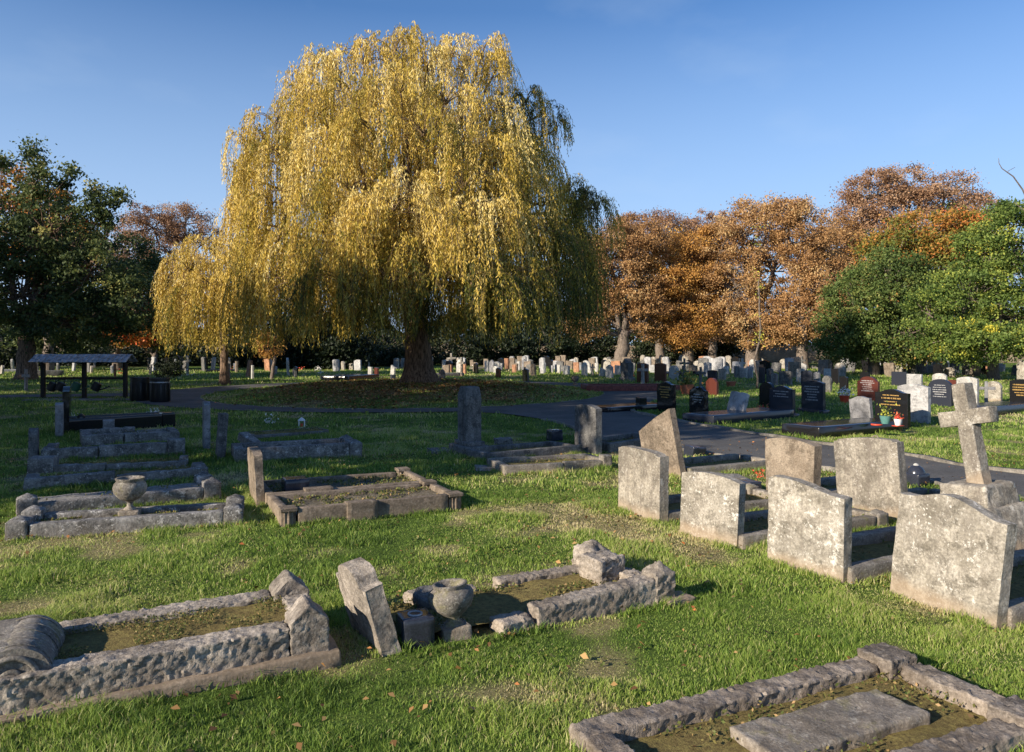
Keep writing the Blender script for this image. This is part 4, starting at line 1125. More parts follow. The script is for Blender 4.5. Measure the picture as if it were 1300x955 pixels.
for i in range(34):
    X, Y = (random.uniform(-6, 30), random.uniform(44, 62)) if i % 3 else (random.uniform(-36, -12), random.uniform(44, 60))
    if any(abs(X - q[0]) < .8 and abs(Y - q[1]) < .9 for q in PL) or inr(X, Y): continue
    if i % 4 == 0:
        h_ = random.uniform(.8, 1.3)
        o = new_obj('cross', cross_mesh('cross', h_, .6 * h_, .13 * h_, .1, .7 * h_, random.choice(['pale', 'grey', 'lgrey']), 0)); o.location = (X, Y, 0); o.rotation_euler = (R(random.uniform(-5, 5)), R(random.uniform(-6, 6)), R(random.uniform(-60, -20)))
        tag(o, 'small stone cross standing in the crowded distant rows', 'stone cross', 'small crosses in the distant rows')
    elif i % 4 == 1:
        o = new_obj('grave_slab', block_mesh('grave_slab', 0, 1.9, 0, .8, -.03, random.uniform(.12, .35), .4, .02, 0, mat=M[random.choice(['kerb', 'grey', 'lgrey', 'black'])])); o.location = (X, Y, 0); o.rotation_euler = (0, 0, AX)
        tag(o, 'low ledger slab lying in the crowded distant rows', 'grave slab', 'ledger slabs in the distant rows')
    else:
        n = 40; P = np.stack([rng.normal(0, .14, n), rng.normal(0, .14, n), np.abs(rng.normal(.12, .12, n))], 1)
        V, Q = leaf_quads(P, np.full(n, .10), .3, .8)
        o = new_obj('flower_bunch', mesh_np('flower_bunch', V, [Q], {'tone': np.repeat(rng.uniform(.2, 1, n), 4)}, mat=M[random.choice(['petal', 'redpetal'])])); o.location = (X, Y, 0)
        tag(o, 'small bunch of grave flowers in the crowded distant rows', 'flowers', 'flower bunches in the distant rows')
    PL.append((X, Y))
far_fill(100, (-6, 16), (50, 70), 'far right of the willow trunk', inr)
far_fill(62, (12, 36), (44, 64), 'below the rusty chestnut trees', inr)
far_fill(70, (-42, -8), (44, 66), 'far behind and left of the willow', inr, [1.5, 3, 3, 5, .5, 3, 2])

# ---------------------------------------------------------------- watering can stand, bins
st = empty('watering_can_stand', (*G(107, 506), 0), (0, 0, R(2))); tag(st, 'low roofed timber rail stand with hanging watering cans at left', 'can stand')
for x in (-1.32, 0, 1.32): new_obj('post', block_mesh('post', x - .06, x + .06, -.06, .06, -.05, 1.16, .3, .008, 0, mat=M['wood']), st)
new_obj('rail', block_mesh('rail', -1.27, 1.27, -.035, .035, .62, .70, .4, .006, 0, mat=M['wood']), st)
new_obj('beam', block_mesh('beam', -1.45, 1.45, -.05, .05, 1.165, 1.22, .4, .006, 0, mat=M['wood']), st)
Vr = []
for r_ in range(4):
    for side in (-1, 1):
        for k in range(20):
            x0 = -1.55 + k * .155; z1 = 1.44 - r_ * .06; z0 = z1 - .075
            y1 = side * (.02 + r_ * .10); y0 = side * (.14 + r_ * .10)
            jj = random.uniform(-.008, .008)
            V = np.array([[x0, y1, z1 + .012], [x0 + .148, y1, z1 + .012], [x0 + .148, y0, z0 + .02 + jj], [x0, y0, z0 + .02 + jj], [x0, y1, z1 - .004], [x0 + .148, y1, z1 - .004], [x0 + .148, y0, z0 + .004 + jj], [x0, y0, z0 + .004 + jj]])
            Vr.append((V, [np.array([[0, 1, 2, 3], [7, 6, 5, 4], [0, 4, 5, 1], [3, 2, 6, 7], [0, 3, 7, 4], [1, 5, 6, 2]])]))
M['shingle'] = plain_mat('grey_wood_shingles', (.34, .34, .36), .8, 0, .6, 9, .3)
V, Fl = merge(Vr); new_obj('roof', mesh_np('roof', V, Fl, mat=M['shingle']), st)
pv = block_thing('paving', 107, 507.5, 3.4, .9, .0, 'edging', 'grey paved strip', (0, 0, R(2)), amp=0); del pv['category']; del pv['label']; pv['kind'] = 'structure'; pv.location.z = .022
def can(px_, mat, label):
    X, Y = G(px_, 506); z = .40
    root = empty('watering_can', (X, Y - .08, z), (R(0), R(25), R(10))); tag(root, label, 'watering can')
    new_obj('body', mesh_np('body', *lathe([(0, -.14), (.13, -.14), (.14, 0), (.13, .12), (.10, .13), (0, .13)], 16), smooth=True, mat=M[mat], sharp=40), root)
    sp_ = new_obj('spout', mesh_np('spout', *tube([(.10, 0, -.08), (.22, 0, .0), (.34, 0, .14)], [.03, .022, .02], 8), smooth=True, mat=M[mat]), root)
    new_obj('rose', mesh_np('rose', *lathe([(.02, 0), (.045, .04), (0, .045)], 12), smooth=True, mat=M[mat]), sp_, (.34, 0, .14), (0, R(40), 0))
    new_obj('handle', mesh_np('handle', *tube([(-.12, 0, -.06), (-.20, 0, .05), (-.12, 0, .20), (0, 0, .24), (.06, 0, .12)], .014, 6), smooth=True, mat=M[mat]), root)
can(68, 'plast_b', 'black watering can at the left end of the stand rail'); can(79, 'plast_b', 'black watering can second from left on the stand rail')
can(98, 'plast_g', 'green watering can on the stand rail'); can(124, 'plast_b', 'black watering can right of the middle post of the stand')
def litter_bin(px_, py_, label, band):
    X, Y = G(px_, py_); root = empty('litter_bin', (X, Y, 0)); tag(root, label, 'bin')
    bd_ = new_obj('body', mesh_np('body', *lathe([(0, 0), (.27, 0), (.28, .03), (.28, .66), (.30, .67), (.30, .74), (.27, .745), (.26, .60), (0, .58)], 24), smooth=True, mat=M['binmetal'], sharp=40), root)
    if band: new_obj('band', mesh_np('band', *lathe([(.284, .585), (.287, .59), (.287, .62), (.284, .625)], 24), smooth=True, mat=M['band']), bd_)
    for k in range(12):
        t_ = k / 12 * 2 * math.pi
        new_obj('slat', block_mesh('slat', -.03, .03, -.006, .006, .04, .57, .3, .002, 0, mat=M['binmetal']), bd_, (.288 * math.cos(t_), .288 * math.sin(t_), 0), (0, 0, t_ + R(90)))
litter_bin(178, 509, 'left black round bin of the two beside the can stand', False)
litter_bin(203, 510.5, 'right black round bin with a pale band below its rim', True)

# ================================================================== TREES
def bough(p0, p1, r0, r1, sag=0.0, n=7, wig=.05, seed=0):
    rr = np.random.default_rng(seed); p0 = np.array(p0, float); p1 = np.array(p1, float)
    t = np.linspace(0, 1, n)[:, None]; L_ = np.linalg.norm(p1 - p0)
    P = p0 + (p1 - p0) * t; P[:, 2] += sag * L_ * (4 * t * (1 - t))[:, 0]
    P[1:-1] += rr.normal(size=(n - 2, 3)) * wig * L_
    return P, np.linspace(r0, r1, n)

def broadleaf(name, label, base, lobes, mat, bark='bark2', trunk_r=.3, fork=.25, clumps=60, per=120, leaf=.22, clump_r=.7, tone=(.5, .18), cat='tree', group=None,
              shell=.55, droop=None, limb_vis=True, seed=1, toning=None, fork_n=None, aspect=.6, trunk=True):
    """lobes: (x, y, z, rx, ry, rz) world ellipsoids"""
    rr = np.random.default_rng(seed)
    bx_, by_ = base; bz = hz(bx_, by_)
    root = empty(name, (bx_, by_, bz)); tag(root, label, cat, group)
    O = np.array([bx_, by_, bz]); H = max(l[2] + l[5] for l in lobes) - bz
    parts = []
    fz = H * fork
    top = np.array([rr.normal(0, .15), rr.normal(0, .15), fz])
    if trunk:
        P, ra = bough((0, 0, -.2), top, trunk_r * 1.25, trunk_r * .8, n=8, wig=.012, seed=seed)
        ra[0] = trunk_r * 1.7; ra[1] = trunk_r * 1.2
        parts.append(tube(P, ra, 10))
    LP, TN = [], []
    vol = np.array([l[3] * l[4] * l[5] for l in lobes]) ** .67; vol /= vol.sum()
    for li, l in enumerate(lobes):
        c = np.array(l[:3]) - O; rad = np.array(l[3:6])
        if trunk:
            low_c = c - np.array([0, 0, rad[2] * .5])
            s0 = top * rr.uniform(.75, 1.0)
            sf = min(1.0, rad[0] / 1.6); P, ra = bough(s0, c, trunk_r * .5 * sf, trunk_r * .16 * sf, sag=-.03, n=7, wig=.04, seed=seed * 31 + li); parts.append(tube(P, ra, 7))
        nc = max(5, int(clumps * vol[li] * rr.uniform(.9, 1.1)))
        u = rr.normal(size=(nc, 3)); u /= np.linalg.norm(u, axis=1, keepdims=True)
        rad_f = shell + (1 - shell) * rr.uniform(0, 1, nc) ** .6
        C = c + u * rad * rad_f[:, None]
        if trunk and limb_vis:
            for q in range(0, nc, 2):
                P, ra = bough(c * .6 + C[q] * .4 if rr.random() < .5 else c, C[q], trunk_r * .14, .015, n=4, wig=.06, seed=seed * 77 + q); parts.append(tube(P, ra, 4, False))
        ct = rr.normal(tone[0], tone[1], nc)
        for q in range(nc):
            m_ = int(per * rr.uniform(.5, 1.4)); cr = clump_r * rr.uniform(.55, 1.25)
            g = rr.normal(size=(m_, 3)) * cr * np.array([.55, .55, .34])
            LP.append(C[q] + g)
            # clumps are lit by their own shape only; colour varies clump to clump
            tt = ct[q] + rr.normal(0, .13, m_)
            if toning is not None: tt = tt + toning(C[q] + O)
            TN.append(tt)
    if parts:
        V, Fl = merge(parts); new_obj('trunk', mesh_np('trunk', V, Fl, smooth=True, mat=M[bark]), root)
    P = np.concatenate(LP); T_ = np.clip(np.concatenate(TN), 0, 1)
    keep = P[:, 2] > .05; P = P[keep]; T_ = T_[keep]
    V, Q = leaf_quads(P, np.full(len(P), leaf), 0, aspect, rr, droop)
    new_obj('crown', mesh_np('crown', V, [Q], {'tone': np.repeat(T_, 4)}, mat=M[mat]), root)
    return root

def lob(px_, py_, rx, ry, d, dd=0, ryd=None):
    Y = d + dd
    return ((px_ - 650) / F * Y, Y, EYE + (HY - py_) / F * Y, rx / F * Y, (ryd if ryd else rx / F * Y), ry / F * Y)

def tree_px(name, label, tx, d, L_, mat, **kw):
    lobes = [lob(*(l[:4]), d, *(l[4:])) for l in L_]
    return broadleaf(name, label, ((tx - 650) / F * d, d), lobes, mat, **kw)

CH = dict(clumps=380, per=180, leaf=.155, clump_r=.72, droop=.3, shell=.45)
tree_px('chestnut_tree', 'forked rusty chestnut tree just right of the willow', 787, 62, [(775, 330, 42, 50), (812, 308, 32, 34), (757, 385, 34, 40), (800, 372, 45, 45, 1), (742, 410, 20, 35), (822, 400, 25, 35), (752, 330, 26, 36)], 'chest', trunk_r=.5, seed=3, tone=(.45, .18), **CH)
tree_px('chestnut_tree', 'brown chestnut tree top rising behind the forked chestnut', 838, 76, [(835, 300, 42, 30), (800, 300, 30, 28), (870, 320, 30, 40), (850, 370, 45, 60)], 'brownl', trunk_r=.4, seed=4, **CH)
tree_px('chestnut_tree', 'orange chestnut tree, brightest of the rusty row', 874, 64, [(850, 345, 44, 45), (878, 312, 32, 26), (880, 395, 42, 45, 1), (835, 392, 35, 42), (862, 420, 40, 25), (815, 350, 26, 32), (905, 350, 22, 40)], 'orangel', trunk_r=.42, seed=5, tone=(.45, .2), **CH)
tree_px('chestnut_tree', 'broad tawny chestnut tree in the middle of the rusty row', 955, 63, [(942, 300, 42, 42), (966, 268, 32, 20), (928, 368, 40, 55), (982, 345, 42, 55, 1), (958, 408, 50, 36), (915, 320, 30, 44), (1000, 290, 26, 30)], 'chest', trunk_r=.5, seed=6, tone=(.55, .18), **CH)
tree_px('chestnut_tree', 'tawny chestnut tree left of the green trees', 1019, 61, [(1020, 300, 34, 50), (1000, 268, 28, 20), (1045, 360, 38, 55), (1012, 405, 42, 36), (1058, 400, 30, 40)], 'chest', trunk_r=.42, seed=7, tone=(.5, .18), **CH)
tree_px('chestnut_tree', 'tallest brown tree rising behind the green trees at right', 1150, 78, [(1112, 248, 42, 34), (1150, 240, 45, 28), (1090, 270, 30, 26), (1200, 248, 42, 28), (1238, 268, 32, 26), (1160, 300, 90, 40)], 'brownl', trunk_r=.6, seed=8, clumps=460, per=140, leaf=.20, clump_r=.85, droop=.2, shell=.45, tone=(.6, .2))
tree_px('chestnut_tree', 'brown chestnut tree filling the notch behind the orange and tawny ones', 905, 79, [(900, 300, 40, 34), (880, 345, 34, 40), (925, 350, 34, 44), (905, 400, 44, 40)], 'brownl', trunk_r=.4, seed=14, tone=(.6, .2), **CH)
tree_px('chestnut_tree', 'brown chestnut tree filling the notch left of the tallest brown one', 1062, 77, [(1062, 310, 38, 36), (1050, 370, 40, 50), (1085, 350, 36, 50)], 'chest', trunk_r=.4, seed=15, tone=(.4, .2), **CH)
tree_px('maple_tree', 'maple turning orange over green at the right', 1170, 50, [(1180, 300, 60, 36), (1225, 300, 45, 36), (1140, 325, 48, 34), (1190, 345, 75, 45), (1245, 330, 40, 40)], 'maple', trunk_r=.3, seed=9, clumps=330, per=170, leaf=.17, clump_r=.72, tone=(.42, .2), shell=.6,
        toning=lambda p: .035 * (p[2] - 9.5))
tree_px('broadleaf_tree', 'dense dark green tree right of the rusty row', 1110, 47, [(1088, 395, 44, 50), (1130, 365, 50, 48), (1150, 425, 62, 36, -1), (1072, 430, 34, 32), (1185, 380, 46, 46)], 'greenl', trunk_r=.3, seed=10, clumps=420, per=170, leaf=.15, clump_r=.62, tone=(.42, .17), shell=.62)
tree_px('broadleaf_tree', 'bright yellow-green tree filling the right edge', 1262, 40, [(1232, 380, 48, 50), (1285, 305, 48, 50), (1250, 320, 34, 36),  (1205, 430, 45, 28, -1), (1290, 400, 60, 52), (1255, 435, 60, 24, -2), (1180, 400, 30, 40), (1340, 370, 50, 70)], 'yellowg', trunk_r=.25, seed=12, clumps=540, per=170, leaf=.135, clump_r=.55, tone=(.36, .22), shell=.5, droop=.25)
# bare twig above the yellow-green tree belongs to a slender bare tree at the edge
bt = empty('bare_tree', ((1330 - 650) / F * 38, 38, 0)); tag(bt, 'bare branch reaching up into the sky at the right edge', 'tree')
q = lambda x, y: np.array([(x - 650) / F * 38 - bt.location.x, random.uniform(-.2, .2), EYE + (HY - y) / F * 38])
V, Fl = merge([tube([q(1330, 484), q(1330, 400), q(1322, 300), q(1300, 240), q(1284, 225), q(1272, 214), q(1266, 208), q(1270, 202), q(1269, 200)], [.14, .11, .07, .035, .03, .02, .015, .012, .01], 6), tube([q(1277, 220), q(1283, 216), q(1290, 212)], [.015, .012, .01], 5), tube([q(1318, 290), q(1300, 270), q(1284, 258)], [.04, .03, .01], 5)])
new_obj('trunk', mesh_np('trunk', V, Fl, smooth=True, mat=M['bark2']), bt)

# left side
tree_px('ash_tree', 'big dark leafy tree shading the left edge', 33, 40, [(0, 290, 50, 60), (62, 300, 60, 60), (115, 345, 60, 50), (165, 385, 46, 42), (30, 375, 70, 50), (100, 412, 80, 34), (-60, 330, 70, 90), (45, 232, 22, 28), (120, 285, 22, 22), (42, 195, 9, 14), (48, 212, 10, 14), (88, 222, 9, 9), (78, 236, 10, 9), (120, 240, 9, 7), (122, 256, 7, 9), (146, 250, 8, 7), (4, 208, 10, 10), (140, 268, 12, 12)],
        'darkl', bark='bark', trunk_r=.42, seed=20, clumps=720, per=100, leaf=.17, clump_r=.55, tone=(.5, .24), shell=.4)
tree_px('broadleaf_tree', 'dark green tree filling the gap behind the two black bins', 150, 56, [(150, 340, 50, 44), (185, 385, 45, 40), (120, 400, 60, 40), (215, 425, 32, 26), (70, 420, 50, 36)], 'darkl', trunk_r=.3, seed=28, clumps=420, per=90, leaf=.22, clump_r=.7, tone=(.45, .24), shell=.5)
tree_px('maple_tree', 'orange tinged maple showing through the dark tree at left', 60, 50, [(14, 240, 34, 30), (70, 268, 36, 24), (112, 300, 24, 24), (60, 320, 60, 40)], 'maple', trunk_r=.3, seed=21, clumps=200, per=90, leaf=.22, clump_r=.65, tone=(.5, .2))
tree_px('chestnut_tree', 'pale brown chestnut tree behind the left willow branches', 205, 74, [(195, 290, 42, 34), (235, 285, 35, 28), (160, 320, 40, 40), (205, 370, 60, 60), (268, 300, 18, 20), (250, 370, 40, 50)], 'brownl', trunk_r=.45, seed=22, tone=(.5, .2), **CH)
tree_px('broadleaf_tree', 'red leaved small tree behind the black bins', 195, 55, [(190, 415, 34, 26), (160, 420, 26, 20), (215, 405, 24, 24)], 'maple', trunk_r=.2, seed=23, clumps=110, per=90, leaf=.2, clump_r=.6, tone=(.75, .2))
tree_px('small_tree', 'thin trunked small tree with orange leaves left of the mound', 344, 40, [(344, 440, 16, 14), (330, 432, 12, 10)], 'orangel', trunk_r=.09, fork=.5, seed=24, clumps=30, per=60, leaf=.12, clump_r=.4)
tree_px('sapling', 'thin pale sapling with a few yellow leaves in the right field', 961, 31, [(962, 350, 5, 70), (962, 430, 6, 14)], 'yellowg', trunk_r=.035, fork=.65, seed=25, clumps=14, per=14, leaf=.09, clump_r=.25, tone=(.85, .1), limb_vis=False)
# shrub behind bins
tree_px('shrub', 'low dark shrub right of the black bins', 222, 31, [(218, 468, 12, 10), (205, 470, 9, 9)], 'yew', trunk=False, seed=26, clumps=40, per=80, leaf=.07, clump_r=.22, cat='shrub')
# yews and dark evergreens in front of the boundary
YW = [(60, 72, 440, 60, 34, 0), (150, 70, 445, 55, 26, 0), (250, 71, 446, 50, 22, 0), (330, 66, 446, 40, 20, 0), (380, 62, 440, 34, 30, 0), (430, 60, 436, 40, 34, 0), (490, 70, 444, 40, 24, 0), (580, 74, 440, 40, 28, 0), (640, 76, 440, 36, 26, 0), (700, 78, 436, 34, 30, 0), (745, 80, 440, 34, 26, 0), (838, 80, 443, 32, 24, 0), (905, 82, 440, 30, 16, 0), (1080, 60, 455, 26, 18, 0), (-20, 60, 430, 60, 44, 0)]
yl = ['left of the can stand roof', 'above the black bins', 'behind the young willow', 'left of the mound path', 'in the dark gap left of centre', 'under the willow left of its trunk', 'just left of the willow trunk', 'just right of the willow trunk',
      'under the hanging right side of the willow', 'below the right willow curtain', 'left of the forked chestnut trunk', 'between the two chestnut trunks', 'behind the orange chestnut trunk', 'at the foot of the dense dark green tree', 'at the far left edge']
for i, (px_, d, py_, rx, ry, _) in enumerate(YW):
    tree_px('yew_tree', 'dark evergreen yew ' + yl[i], px_, d, [(px_, py_, rx, ry), (px_ + rx * .5, py_ + ry * .4, rx * .7, ry * .7), (px_ - rx * .5, py_ + ry * .4, rx * .7, ry * .7)], 'yew', trunk_r=.25, fork=.3, seed=40 + i, clumps=90, per=90, leaf=.28, clump_r=.9, group='dark evergreens along the boundary')

# boundary wall and hedge
def brick_mat():
    m, nt, b = nodes_mat('pale_brick'); tc = nt.nodes.new('ShaderNodeTexCoord')
    br = nt.nodes.new('ShaderNodeTexBrick'); br.inputs['Scale'].default_value = 3.5
    br.inputs['Color1'].default_value = (.26, .19, .13, 1); br.inputs['Color2'].default_value = (.36, .28, .19, 1); br.inputs['Mortar'].default_value = (.30, .28, .24, 1)
    mp = nt.nodes.new('ShaderNodeMapping'); mp.inputs['Rotation'].default_value = (R(90), 0, 0)
    nt.links.new(tc.outputs['Object'], mp.inputs[0]); nt.links.new(mp.outputs[0], br.inputs['Vector'])
    nt.links.new(mix(nt, br.outputs[0], ramp(nt, [(.3, .5), (.7, 1.2)], noise(nt, tc.outputs['Object'], 1.2, 5)).outputs[0], 1, 'MULTIPLY'), b.inputs['Base Color']); b.inputs['Roughness'].default_value = .9
    return m
M['wall'] = brick_mat()
wl = empty('boundary_wall', (0, 86, 0)); tag(wl, 'long pale brick boundary wall behind the tree trunks', 'wall')
new_obj('brickwork', block_mesh('brickwork', -90, 80, -.15, .15, -.1, 1.9, 5, .02, 0, mat=M['wall']), wl)
new_obj('coping', block_mesh('coping', -90, 80, -.2, .2, 1.903, 1.98, 5, .02, 0, mat=M['edging']), wl)
P = np.stack([rng.uniform(-110, 95, 120000), 92 + rng.normal(0, 1.3, 120000), np.zeros(120000)], 1)
hh = 6.4 + 3.2 * (vnoise(P * [1, 0, 0], .16, 3) - .5) * 2
P[:, 2] = rng.uniform(0, 1, 120000) ** .8 * hh
V, Q = leaf_quads(P, np.full(len(P), .55))
hd = new_obj('hedge', mesh_np('hedge', V, [Q], {'tone': np.repeat(np.clip(vnoise(P, .5, 8) + rng.normal(0, .1, len(P)), 0, 1), 4)}, mat=M['yew'])); tag(hd, 'dark uneven belt of evergreens behind the boundary wall', 'hedge', kind='stuff')

# ---------------------------------------------------------------- THE WILLOW
def willow(name, label, base, d, domes, trunk_r, th, seed=5, bundles=20, per=6, leafstep=.065, leaf=.125, top_limbs=True):
    rr = np.random.default_rng(seed)
    bx_, by_ = base; bz = hz(bx_, by_)
    root = empty(name, (bx_, by_, bz)); tag(root, label, 'tree')
    O = np.array([bx_, by_, bz]); wood = []; LV = []; LT = []; tw = []
    # trunk with flared foot, leaning slightly left as it rises
    P = np.array([(0, 0, -.3), (.0, 0, .05), (-.03, 0, .5), (-.05, 0, 1.2), (-.12, 0, 2.2), (-.25, 0, 3.2), (-.35, 0, th)]) * [trunk_r / .55, 1, 1]
    P[:, 2] = np.minimum(P[:, 2], th)
    Vt, fl = tube(P, np.array([1.9, 1.5, 1.14, 1.0, .92, .88, .8]) * trunk_r, 22)
    a_ = np.arctan2(Vt[:, 1], Vt[:, 0]); Vt[:, :2] *= (1 + .09 * np.sin(a_ * 6 + 1)[:, None] * np.exp(-np.clip(Vt[:, 2:3], 0, 9) * 1.1) + .035 * np.sin(a_ * 11)[:, None])
    Vt = roughen(Vt, fl[0], .02, 7, 4)
    tk_ = new_obj('trunk', mesh_np('trunk', Vt, fl, smooth=True, mat=M['bark']), root)
    top = P[-1]
    for k, (px_, py_, dd, r_, hang, green) in enumerate(domes):  # green: leaf greenness; on the skirt it also puts shade into colour
        if abs(px_ - 530) < 38 and py_ > 300: hang = hang * .62
        dt = rr.normal(0, .10); zend = rr.uniform(.8, 1.7) + (1.9 if abs(px_ - 533) < 34 and trunk_r > .3 else 0) if px_ > 400 else rr.uniform(.8, 1.4)
        Y = d + dd; c = np.array([(px_ - 650) / F * Y, Y, EYE + (HY - py_) / F * Y]) - O
        s0 = top * np.array([1, 1, rr.uniform(.75, 1.0)])
        if top_limbs:
            hub = np.array([c[0] * .35, c[1] * .35, top[2] + (c[2] - top[2]) * .45])
            mid_ = hub + rr.normal(0, .3, 3)
            t = np.linspace(0, 1, 9)[:, None]; e = c - [0, 0, .5]
            Pb = (1 - t) ** 2 * s0 + 2 * t * (1 - t) * (mid_ + [0, 0, 1.0]) + t * t * e
            Pb[1:-1] += rr.normal(0, .12, (7, 3))
            wood.append(tube(Pb, np.linspace(trunk_r * .28, .03, 9), 7))
        nb = int(bundles * rr.uniform(.85, 1.15) * max(.32, r_ / 2))
        for b_ in range(nb):
            ph = rr.uniform(0, 2 * np.pi); ro = r_ * math.sqrt(rr.uniform(.02, 1.0))
            out = np.array([math.cos(ph), math.sin(ph), 0])
            # twig arching from the limb end outwards and over
            zt = -.38 * ro * ro / r_ + rr.uniform(-.25, .15)
            S = c + out * ro + [0, 0, zt]
            if b_ % 2 == 0:
                Pm_ = c + out * ro * .45 + [0, 0, .02 + rr.uniform(0, .2)]
                tq = np.linspace(0, 1, 7)[:, None]
                tw.append(tube((1 - tq) ** 2 * (c - [0, 0, .7]) + 2 * tq * (1 - tq) * Pm_ + tq ** 2 * (S + out * .15 - [0, 0, .12]), np.linspace(.03, .006, 7), 3, False))
            ns = max(3, int(per * rr.uniform(.4, 1.7)))
            HL = hang * rr.uniform(.35, 1.1); hx = rr.uniform(.2, .95) * (.5 if px_ < 375 else 1)
            tb = rr.normal(0, .12)
            for s_ in range(ns):
                L_ = HL * rr.uniform(.7, 1.05)
                L_ = min(L_, S[2] - zend - rr.uniform(0, .7))
                if L_ < .3: continue
                n = max(4, int(L_ / leafstep)); t = np.linspace(0, 1, n)
                st_ = S + np.array([rr.normal(0, .10), rr.normal(0, .10), rr.normal(0, .06)])
                oo = out + rr.normal(0, .22, 3); oo[2] = 0
                dist = t * L_
                horiz = hx * (1 - np.exp(-dist * 1.5)) + .015 * dist
                up_ = .34 * np.exp(-((dist - .3) / .28) ** 2) * rr.uniform(0, 1)
                P3 = st_ + oo * horiz[:, None]; P3[:, 2] += up_ - dist + .28 * (1 - np.exp(-dist * 2))
                P3[:, 0] += .05 * np.sin(dist * 2.1 + rr.uniform(0, 6)); P3[:, 1] += .05 * np.sin(dist * 1.7 + rr.uniform(0, 6))
                LV.append(P3)
                # lower leaves greener and darker: the skirt's shade put into their colour
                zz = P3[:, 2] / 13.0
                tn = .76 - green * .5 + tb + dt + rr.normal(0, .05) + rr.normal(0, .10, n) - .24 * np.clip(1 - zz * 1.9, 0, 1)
                LT.append(tn)
                if s_ % 3 == 0:
                    sel = P3[::max(1, n // 6)]
                    if len(sel) > 1: tw.append(tube(sel, .006, 3, False))
    V, Fl = merge(wood); new_obj('limb', mesh_np('limb', V, Fl, smooth=True, mat=M['bark']), tk_)
    V, Fl = merge(tw); o = new_obj('twigs', mesh_np('twigs', V, Fl, mat=M['twig']), root); o['kind'] = 'stuff'
    P = np.concatenate(LV); T_ = np.clip(np.concatenate(LT), 0, 1); n = len(P)
    dr = rr.normal(0, .42, (n, 3)); dr[:, 2] = -1 + rr.normal(0, .2, n); dr /= np.linalg.norm(dr, axis=1, keepdims=True)
    s = np.cross(dr, rr.normal(size=(n, 3))); s /= np.linalg.norm(s, axis=1, keepdims=True)
    L_ = (leaf * rr.uniform(.7, 1.3, n))[:, None]; W_ = L_ * .13
    V = np.stack([P, P + dr * L_ * .45 + s * W_, P + dr * L_, P + dr * L_ * .45 - s * W_], 1).reshape(-1, 3)
    new_obj('crown', mesh_np('crown', V, [np.arange(4 * n).reshape(n, 4)], {'tone': np.repeat(T_, 4)}, mat=M['willow']), root)
    print('WILLOW leaves', n)
    return root

D = []
def dm(px_, py_, dd, r_, hang, g=0.1): D.append((px_, py_, dd, r_, hang, g))
# crest
for a in [(500, 46, 0, 1.5, 4.0), (462, 60, -.5, 1.4, 3.5), (420, 72, -.5, 1.3, 4), (544, 66, 0, 1.3, 4.0), (592, 64, .5, 1.0, 3.2), (618, 72, 0, .9, 2.8), (385, 108, -.5, 1.2, 4.0), (350, 138, 0, 1.1, 4.0), (336, 168, 0, .7, 3.4), (330, 215, -.5, .7, 4), (345, 170, -1.5, .9, 4), (312, 172, 0, .45, 2.6), (306, 205, -.5, .5, 3.4), (304, 255, -1, .5, 3.4), (612, 50, .3, .55, 2.2), (634, 66, .3, .5, 2.2), (400, 62, 0, .6, 2.4), (372, 92, 0, .5, 2.2), (575, 50, 0, .5, 2.0), (520, 36, 0, .5, 2.0)]: dm(*a)
# upper front
for a in [(398, 128, -2.6, 1.5, 3.4), (450, 104, -3.0, 1.5, 3.2), (508, 92, -3.2, 1.6, 3.2), (566, 108, -2.8, 1.5, 3.2), (618, 132, -2.2, 1.3, 3.4), (362, 185, -2.2, 1.4, 3.6), (420, 168, -4.0, 1.4, 3.4), (476, 150, -4.3, 1.4, 3.0), (538, 146, -4.4, 1.6, 3.0), (594, 170, -3.9, 1.5, 3.0), (636, 182, -3, 1.3, 3.2), (345, 240, -1.5, 1.0, 4), (385, 235, -3.6, 1.5, 3.6), (445, 218, -5, 1.4, 3.2), (590, 214, -4.7, 1.4, 2.8)]: dm(*a)
# right upper, greener and set back
for a in [(640, 122, 1.5, .9, 4.5, .5), (664, 132, 2, .7, 5.0, .75), (645, 165, 3.5, 1.0, 6, .8), (650, 160, -1.5, 1.2, 4, .15), (692, 128, 2.0, .45, 3.0, .8), (706, 150, 2.2, .3, 2.4, .8), (668, 112, 1.5, .5, 3.0, .6), (640, 200, 5, 1.6, 6, .7), (672, 190, 0, 1.0, 5.0, .35), (655, 220, -2.0, 1.2, 4, .2)]: dm(*a)
# middle tier: a broad fan of boughs that starts below the crest and overhangs the skirt
for a in [(352, 285, -2.5, 1.2, 4.0), (392, 290, -4.5, 1.5, 4.0, .05), (500, 240, -6.2, 1.4, 3.6, .12), (452, 262, -6, 1.4, 3.6, .15), (552, 258, -6.2, 1.5, 3.8, .15), (604, 250, -5.6, 1.4, 3.8, .15), (645, 262, -4.4, 1.3, 4.0, .2), (525, 222, -5.7, 1.2, 2.8, .0), (675, 280, -3, 1.2, 4.0, .4), (430, 300, -6, 1.4, 3.4, .25), (475, 285, -6.8, 1.2, 3.4, .2), (580, 285, -6.8, 1.4, 3.4, .3)]: dm(*a)
